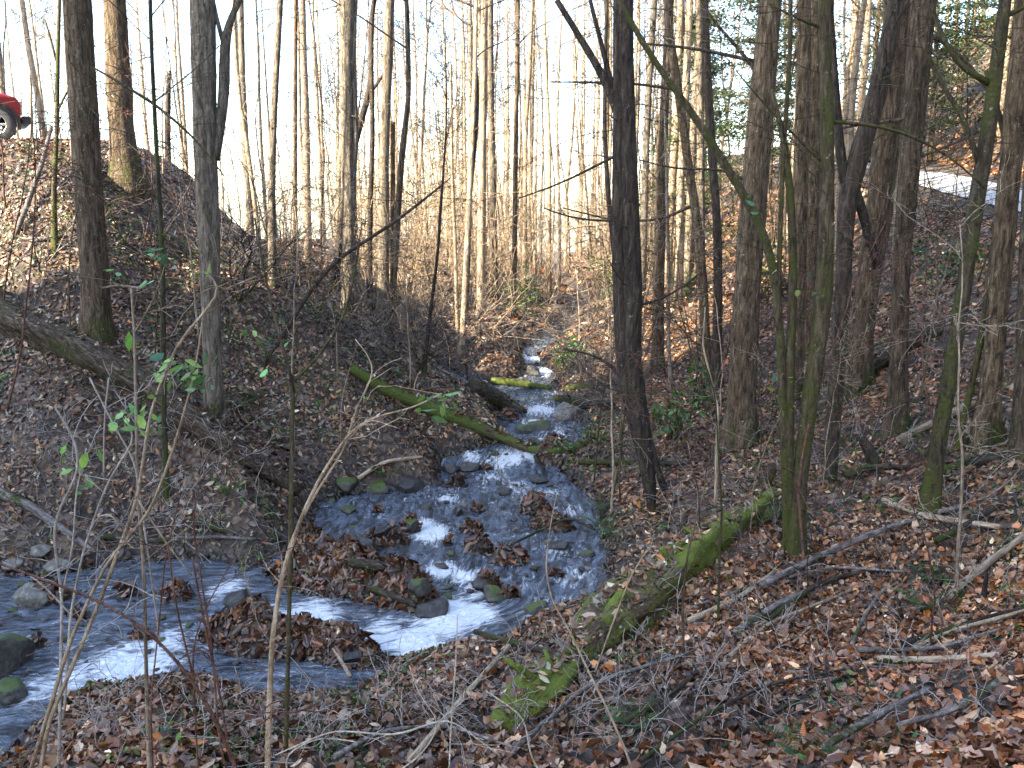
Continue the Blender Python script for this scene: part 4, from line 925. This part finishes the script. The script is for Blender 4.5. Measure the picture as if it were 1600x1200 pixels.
# hemlocks
def hemlock(H, n):
    b = MB(); P_ = wander((0,0,-.3), (0,0,1), H, 12, .02, .1); b.tube(P_, np.linspace(.16, .02, 13), 8, .05); c = []
    for _ in range(n):
        z = H*random.uniform(.12, .97); a = random.random()*6.28; L = (H-z)*.28+.5; L *= random.uniform(.5, 1.1)
        q = wander((0, 0, z), (math.cos(a), math.sin(a), .12), L, 7, .08, 0, .12); b.tube(q, np.linspace(.02, .004, 8), 3, cap=False)
        for p in q[1:]: 
            m_ = 17; c.append(p+rng.standard_normal((m_, 3))*np.array([.25,.25,.09]))
    c = np.concatenate(c); V, L, C = scatter('n', c[:, :2], 0, .11, 2, np.array([(.06,.10,.04),(.085,.13,.05),(.035,.065,.03),(.11,.15,.06)]), np.ones(4)/4, .5, normal_follow=False, z=c[:, 2])
    nm = raw_mesh('foliage', V, L, 3, C); nm.materials.append(M['green']); tm = b.mesh('trunk'); tm.materials.append(M['brown']); return tm, nm
HV = [hemlock(15, 95), hemlock(10, 75), hemlock(7, 60)]
hem = [(6.5,33,1,'hemlock behind the slim curved trunk'),(9.5,36,0,'tall hemlock behind the very thick tree'),(12.5,41,1,'hemlock left of where the road vanishes'),
 (21,37,0,'tall hemlock above the road bend'),(25,44,0,'hemlock high on the right hillside'),(18.5,48,0,'hemlock beyond the far end of the road'),(29,48,0,'hemlock at the upper right of the hillside'),(24,34,1,'mid sized hemlock uphill of the road at right'),(22,56,0,'far hemlock on the hill crest'),(32,58,0,'far hemlock at the top right'),
 (20,30,2,'young hemlock on the bank above the road'),(15,55,0,'distant hemlock over the valley'),(11,52,1,'distant smaller hemlock in the valley'),(28,38,1,'hemlock right edge of the hillside'),(22,33,1,'bushy hemlock just above the road near the right edge'),(27,52,0,'hemlock between the crest trees at the top right'),(19,42,1,'small hemlock at the inside of the road bend'),(24,50,0,'slim hemlock in the middle of the right hillside'),(35,52,0,'last hemlock at the extreme right of the hillside'),(22.5,39,0,'dark hemlock directly above the visible road strip'),(26,36,0,'second dark hemlock above the road strip, nearer the edge'),(28,43,0,'hemlock halfway up the right hillside'),(21,50,0,'hemlock behind the road bend on higher ground'),(31,45,0,'tall hemlock at the upper right edge'),(17,62,0,'far hemlock rising over the forked tree'),(24,38.5,1,'short hemlock between the two dark ones above the road')]
for x, y, k, lab in hem:
    if 'centre' in lab and y < 0: continue
    r = empty('hemlock', (x, y, hz(x, y)), random.random()*6); tag(r, lab, 'tree', 'hemlocks'); s = random.uniform(.85, 1.15); r.scale = (s, s, s)
    for nm, me in (('trunk', HV[k][0]), ('foliage', HV[k][1])): q = bpy.data.objects.new(nm, me); col.objects.link(q); q.parent = r
# small ground greens
xy = field(3, 20, 34); xy = xy[(fbm(xy[:, 0]*.7, xy[:, 1]*.7, 5, 3) > .02)]
xy = np.repeat(xy, 6, axis=0)+rng.standard_normal((len(xy)*6, 2))*.06
V, L, C = scatter('g', xy, .07, .045, 1, GP, np.ones(4)/4, .5)
o = bpy.data.objects.new('ground_plants', raw_mesh('ground_plants', V, L, 3, C)); col.objects.link(o); o.data.materials.append(M['green']); tag(o, 'low green seedlings and moss tufts among the leaves', 'ground cover', kind='stuff')

# ------------------------------------------------------------------ foreground whips and shrubs (measured at their own distance)
def whip_shrub(name, label, stems, d, mat, leaves=None, lsize=.05, lpal=np.array([(.12,.25,.05),(.2,.33,.07),(.09,.2,.06)]), foot=None):
    base = None; b = MB()
    for s in stems:
        dd0 = s[0] if isinstance(s[0], (int, float)) else 0; pts = s[1:] if isinstance(s[0], (int, float)) else s
        P_ = [at(q[0], q[1], d+dd0+ (q[3] if len(q) > 3 else 0)) for q in pts]; W = [q[2]*(.40 if mat == 'redtwig' else .47)/F*d for q in pts]
        A, B = resample(P_, W, .05); b.tube(A, B, 6, .05); twigs(b, A, B, -99, 99, max(2, len(A)//9), .38, 1, 2, .0022)
        if base is None: base = A[0].copy()
    g = hz(base[0], base[1])
    r = empty(name, (base[0], base[1], g)); tag(r, label, 'shrub'); o0 = np.array([base[0], base[1], g]); b.v = [v-o0 for v in b.v]; b.build('stems', M[mat], r)
    if leaves:
        pts = []
        for px, py, n, sp in leaves:
            c_ = at(px, py, d); pts.append(c_+rng.standard_normal((n, 3))*sp)
        pts = np.concatenate(pts); arr = scatter('g', pts[:, :2], 0, lsize, 1, lpal, np.ones(len(lpal))/len(lpal), .8, normal_follow=False, z=pts[:, 2], curl=.2); obj_leaves('leaves', arr, r, o0)
    return r
whip_shrub('shrub','tan two stemmed whip rising from bottom left to a forked tip by the seamed trunk',[[(50,1290,9),(75,1130,8),(150,955,7),(215,780,6),(235,640,5),(275,540,5),(330,475,5),(352,452,4),(345,435,3),(320,425,2)],[(20,1290,8),(55,1180,8),(110,1000,7),(165,880,6),(235,800,6),(265,720,5),(295,620,4),(312,540,3),(318,480,2)],[(352,452,3),(380,438,2),(400,432,2)],[(215,780,3),(260,850,3),(300,900,2)]],3.4,'tan',[(290,600,12,.05),(325,575,5,.04),(322,437,2,.03),(250,580,5,.03),(300,590,8,.04)],.05)
whip_shrub('shrub','white stemmed crooked shrub standing in the left pool edge',[[(92,1200,6),(95,1050,6),(97,930,5),(82,830,5),(90,800,5),(125,735,4),(120,690,4),(85,635,3)],[(100,1120,5),(110,960,5),(130,860,4),(165,760,4),(200,700,4),(218,690,3),(195,650,2)],[(130,860,4),(150,800,3),(180,795,3),(185,820,3)],[(97,930,4),(115,850,3),(118,770,3),(135,700,2)],[(140,590,3),(160,630,3),(180,670,3),(212,720,3),(222,800,3),(245,960,4),(250,1010,4)],[(170,590,3),(163,650,3),(162,750,3)],[(110,960,3),(60,905,3),(30,890,2)]],3.8,'whip',[(120,705,6,.05),(130,740,3,.04),(205,655,12,.07),(240,668,6,.05),(120,768,2,.02),(215,650,9,.06)],.045)
whip_shrub('shrub','tall tan sapling with paired stems arching right over the left bank',[[(415,1290,12),(420,1130,11),(425,1000,10),(440,900,9),(470,810,8),(515,755,7),(545,740,6),(590,738,5),(640,718,4),(690,700,3)][:5]+[(500,745,6),(548,672,5),(585,650,4),(640,640,3),(690,615,2)],[(430,960,6),(452,850,6),(490,775,5),(540,700,4),(552,650,4),(575,600,3),(590,580,3),(570,545,2),(555,530,2)],[(540,690,3),(560,668,2),(590,650,2),(602,640,2)]],4.4,'tan',[(685,628,5,.05),(690,645,4,.05),(535,687,2,.03),(690,635,9,.04)],.05)
whip_shrub('sapling','grey green mottled sapling forked high, in front of the left log end',[[(447,1170,9),(452,950,8),(455,760,8),(458,600,7),(447,560,5),(425,480,4),(412,420,4),(398,340,3)],[(460,595,6),(500,555,5),(540,490,5),(555,420,4),(565,350,2)]],5.6,'mossy',[(420,545,4,.06),(405,560,3,.05),(415,550,6,.06)],.05)
whip_shrub('shrub','dark red arching whip crossing the lower left pool',[[(-30,870,5),(80,910,5),(170,945,6),(230,985,6),(280,1035,7),(330,1110,8),(370,1200,9),(390,1290,9)],[(300,870,4),(320,980,5),(345,1090,5),(360,1190,5)],[(262,850,4),(275,950,4),(300,1050,5)]],3.0,'redtwig')
whip_shrub('shrub','thin reddish bramble stems rising in the left centre pool',[[(390,1290,5),(345,1180,5),(330,1000,4),(305,850,4),(300,800,3),(330,700,2)],[(310,1220,4),(300,1010,4),(325,940,3),(350,900,3),(372,860,2)],[(240,1250,5),(235,1100,4),(250,960,3),(258,870,3),(285,760,2)]],3.6,'redtwig')
whip_shrub('shrub','young leafy whip with green leaves hanging before the left trunks',[[(160,450,3),(185,438,3),(205,450,4),(225,455,3),(245,450,2)],[(205,450,4),(210,520,4),(212,620,5),(215,760,5),(225,900,6),(230,1100,7),(235,1290,7)],[(210,520,3),(240,470,3),(256,425,2),(262,395,2)]],4.2,'tan',[(175,432,4,.035),(225,452,2,.02),(262,405,6,.04),(205,540,2,.02),(240,560,2,.02),(262,405,5,.03)],.055,np.array([(.1,.26,.12),(.12,.25,.05)]))
whip_shrub('whip','long thin tan stem bowing over the right water edge',[[(870,770,2),(858,830,2),(852,890,3),(862,940,3),(890,985,4),(915,1040,4),(950,1110,5),(985,1190,5),(1000,1290,5)],[(930,1050,3),(955,980,3),(985,900,2),(1010,860,2)]],5.0,'tan')
whip_shrub('whip','thin upright stem growing beside the rotten log',[[(1068,1020,6),(1066,950,5),(1072,880,4),(1085,820,3),(1100,770,3),(1105,720,2)],[(1070,900,3),(1085,870,2),(1095,850,2)]],7.2,'brown')
whip_shrub('whip','grey green thin stem right of the rotten log',[[(1122,970,5),(1124,880,4),(1128,800,4),(1122,700,3),(1118,620,3),(1100,560,2)]],8.0,'mossy')
whip_shrub('whip','pale thin sapling on the right bank bending by the thick tree',[[(1118,790,6),(1120,700,6),(1122,640,5),(1110,590,4),(1098,540,3),(1102,480,2)]],12.6,'tan')
whip_shrub('shrub','grey dry bramble canes sprawling across the bottom centre',[[(430,1180,3),(520,1140,3),(620,1150,4),(660,1135,4),(700,1120,3),(780,1180,3)],[(700,1240,4),(705,1130,3),(712,1040,3),(715,960,2)],[(600,1220,3),(660,1180,3),(690,1130,2),(650,1080,2),(640,1040,2)],[(460,1240,4),(440,1180,3),(500,1150,3),(560,1160,2)],[(880,1250,4),(830,1190,4),(820,1120,3),(760,1080,3)]],4.3,'whip')
# green leaves hanging on the right mossy clump
g = np.array([3.3, 10.7, .8]); pts = []
for px, py in [(1170,310),(1180,330),(1272,430),(1268,465),(1228,440),(1262,500),(1215,425),(1258,555),(1232,590),(1290,470),(1242,640),(1210,600),(1320,560),(1245,455)]: pts.append(at(px, py, 10.6)+rng.standard_normal((2, 3))*.04)
mc = next(o for o in col.objects if o.get('label', '').startswith('mossy clump')); arr = scatter('g', np.concatenate(pts)[:, :2], 0, .075, 1, np.array([(.12,.22,.06),(.25,.3,.06),(.08,.16,.08)]), np.ones(3)/3, .9, normal_follow=False, z=np.concatenate(pts)[:, 2])
obj_leaves('leaves', arr, mc, mc.location)

# ------------------------------------------------------------------ red pickup on the left road
def pickup():
    tz = hz(-14.6, 22.6)+.06
    root = empty('pickup_truck', (-14.68, 22.9, tz), R(32)); tag(root, 'red pickup truck parked on the road above the left slope', 'truck')
    # body profile in x (forward) z, wheel arches cut
    fx, rx, wr = 1.70, -1.75, .46
    def arch(cx): return [(cx+wr*math.cos(a), .42+wr*math.sin(a)) for a in np.linspace(0, math.pi, 10)]
    prof = [(2.23,.62),(2.25,.92),(2.16,1.08),(1.9,1.16),(1.0,1.28),(.78,1.32),(-2.75,1.30),(-2.8,.5)]
    low = [(-2.2,.42)] + arch(rx)[::-1] + [(-1.2,.42),(1.2,.42)] + arch(fx)[::-1] + [(2.2,.50)]
    prof = prof + low
    b = MB(); n = len(prof); Wd = .95
    V = [(x, -Wd*(1 if z < 1.1 else .94), z) for x, z in prof]+[(x, Wd*(1 if z < 1.1 else .94), z) for x, z in prof]
    b.add(V, [tuple(range(n))[::-1], tuple(range(n, 2*n))]+[(i, (i+1) % n, n+(i+1) % n, n+i) for i in range(n)])
    o = b.build('body', M['paint'], root, smooth=False); bv = o.modifiers.new('bevel', 'BEVEL'); bv.width = .035; bv.segments = 3; bv.limit_method = 'ANGLE'; bv.angle_limit = R(35)
    b = MB(); b.box((-.02,0,1.33),(2.0,1.6,.06)); q = [(.95,1.3),(.35,1.86),(-.75,1.88),(-1.0,1.3)]
    V = [(x, -.88*(1 if z < 1.5 else .84), z) for x, z in q]+[(x, .88*(1 if z < 1.5 else .84), z) for x, z in q]; b.add(V, [(3,2,1,0),(4,5,6,7)]+[(i, (i+1) % 4, 4+(i+1) % 4, 4+i) for i in range(4)])
    cab = b.build('cab', M['paint'], root, smooth=False); bv = cab.modifiers.new('bevel', 'BEVEL'); bv.width = .05; bv.segments = 3
    for s in (-1, 1):
        b = MB(); V = [(.72,s*.895,1.38),(.3,s*.80,1.78),(-.1,s*.80,1.79),(-.1,s*.895,1.38)]; b.add(V, [(0,1,2,3)]); b.build('window', M['glass'], cab, smooth=False)
        b = MB(); V = [(-.2,s*.895,1.38),(-.2,s*.80,1.79),(-.68,s*.80,1.79),(-.85,s*.895,1.38)]; b.add(V, [(0,1,2,3)]); b.build('window', M['glass'], cab, smooth=False)
        b = MB(); b.box((.85,s*1.08,1.42),(.14,.22,.2)); b.build('mirror', M['trim'], root)
        b = MB(); b.box((2.22,s*.68,.90),(.12,.34,.2)); b.build('headlight', M['lampglass'], root, smooth=False)
        b = MB(); a = np.linspace(-.25, math.pi+.25, 16); b.tube([(fx+(wr+.03)*math.cos(t), s*.96, .42+(wr+.03)*math.sin(t)) for t in a], [.035]*16, 6); b.build('fender_flare', M['trim'], root)
    b = MB(); V = [(.97,-.74,1.34),(.97,.74,1.34),(.42,.68,1.8),(.42,-.68,1.8)]; b.add(V, [(0,1,2,3)]); b.build('windscreen', M['glass'], cab, smooth=False)
    b = MB(); b.box((2.36,0,.56),(.2,1.7,.2)); o = b.build('bumper', M['trim'], root, smooth=False); bv = o.modifiers.new('bevel', 'BEVEL'); bv.width = .04; bv.segments = 2
    b = MB(); 
    for k in range(5): b.box((2.26,0,.74+.06*k),(.05,1.05,.03))
    b.build('grille', M['trim'], root, smooth=False)
    for cx in (fx, rx):
        for s in (-1, 1):
            wroot = MB(); th = np.linspace(0, 2*math.pi, 33)[:-1]; prof_t = [(.24,-.10),(.38,-.12),(.405,-.09),(.41,0),(.405,.09),(.38,.12),(.24,.10)]
            V = []; Fc = []
            for j, (r_, o_) in enumerate(prof_t): V += [(r_*math.cos(t)*(1+.012*((i % 2) if 1 < j < 5 else 0)), o_, r_*math.sin(t)*(1+.012*((i % 2) if 1 < j < 5 else 0))) for i, t in enumerate(th)]
            m_ = len(th)
            for j in range(len(prof_t)-1): Fc += [(j*m_+i, j*m_+(i+1) % m_, (j+1)*m_+(i+1) % m_, (j+1)*m_+i) for i in range(m_)]
            wroot.add(V, Fc); ty = wroot.build('wheel', M['rubber'], root); ty.location = (cx, s*.86, .42)
            if cx > 0: ty.rotation_euler = (0, 0, R(-22))
            b = MB(); b.tube([(0,-.07,0),(0,.07,0)], [.075,.075], 12)
            for k in range(6):
                a = k*math.pi/3; b.tube([(0,s*.06,0),(.235*math.cos(a),s*.075,.235*math.sin(a))],[.045,.03],5)
            V = [(r_*math.cos(t), s*o_, r_*math.sin(t)) for r_, o_ in ((.25,.1),(.23,.1),(.22,.0)) for t in th]; b.add(V, [(j*m_+i, j*m_+(i+1) % m_, (j+1)*m_+(i+1) % m_, (j+1)*m_+i) for j in range(2) for i in range(m_)])
            b.build('rim', M['rim'], ty)
pickup()

# ------------------------------------------------------------------ say which tree is which, by the landmark each one stands beside
ANCH = [(-200,'left picture border'),(30,'red truck'),(135,'thick furrowed left tree'),(190,'second left trunk'),(250,'thin spotted pole tree'),(322,'tall seamed trunk'),(427,'slender crest tree'),(462,'very straight thin tree'),(545,'stout pale crest tree'),(603,'vine tree pair'),(635,'leaning crest tree'),(690,'thin leaning dark sapling'),(740,'S curved tree'),(806,'tall slender far tree'),(860,'far stream bend'),(948,'dark slim bent tree'),(985,'knobbly dark tree'),(1030,'reddish trunk'),(1085,'slim curved trunk'),(1113,'dark straight twin'),(1175,'very thick tree'),(1225,'arching mossy stem'),(1285,'mossy clump'),(1335,'forked tree'),(1375,'stout leaning tree'),(1420,'mossy footed upright tree'),(1470,'road edge'),(1520,'curving mossy tree'),(1570,'right edge tree'),(1700,'right picture border')]
buckets = {}
for o_, look, dist_, (x, y, z), cat_ in RELAB:
    q = np.array([x, y, z+(3 if cat_ == 'tree' else 1)-CZ]); dep = q[1]*cp-q[2]*sp_; px = 800+F*q[0]/dep
    k = min(range(len(ANCH)), key=lambda i: abs(ANCH[i][0]-px)); rel = 'left of' if px < ANCH[k][0] else 'right of'
    key = (look, dist_, rel, ANCH[k][1]); buckets.setdefault(key, []).append((y, o_))
for (look, dist_, rel, an), L_ in buckets.items():
    L_.sort(key=lambda q: q[0]); n = len(L_)
    for i, (y, o_) in enumerate(L_):
        w_ = '' if n == 1 else ('nearer ' if i == 0 else 'farther ') if n == 2 else ('nearest ' if i == 0 else 'farthest ' if i == n-1 else ['second ','third ','fourth ','fifth ','sixth '][min(i-1, 4)])
        o_['label'] = '%s%s, %s, just %s the %s' % (w_, look, dist_, rel, an)
        o_['group'] = '%s %ss %s the %s' % (dist_, 'tree' if 'tree' in look else 'sapling', rel, an)

OBJ_L = [(1235,870,'mossy clump foot'),(1455,810,'curving mossy tree foot'),(1060,950,'rotten log'),(1275,1070,'broken stubs'),(1415,970,'lichen root stub'),(1535,930,'splintered upright stub'),(1440,955,'small fern'),(850,1100,'mossy broken chunk'),(460,780,'big left log tip'),(1560,1150,'bottom right corner'),(1020,790,'knobbly tree foot'),(700,1180,'bottom centre edge'),(1400,680,'upright tree foot'),(250,850,'left pool')]
seen = {}
for i, (o_, px, py) in enumerate(STK):
    k = min(OBJ_L, key=lambda q: (q[0]-px)**2+(q[1]-py)**2); side_ = ('left' if px < k[0] else 'right') if abs(px-k[0]) > abs(py-k[1]) else ('above' if py < k[1] else 'below')
    rel = {'left': 'left of', 'right': 'right of', 'above': 'uphill of', 'below': 'nearer than'}[side_]
    look = ['rough grey','dark slender','pale stripped'][i % 3]; ln = 'long' if o_.dimensions.length > 1.6 else 'short'
    lb = '%s %s dead stick lying %s the %s' % (ln, look, rel, k[2])
    if lb in seen: seen[lb] += 1; lb = 'second '+lb if seen[lb] == 2 else 'third '+lb
    else: seen[lb] = 1
    o_['label'] = lb
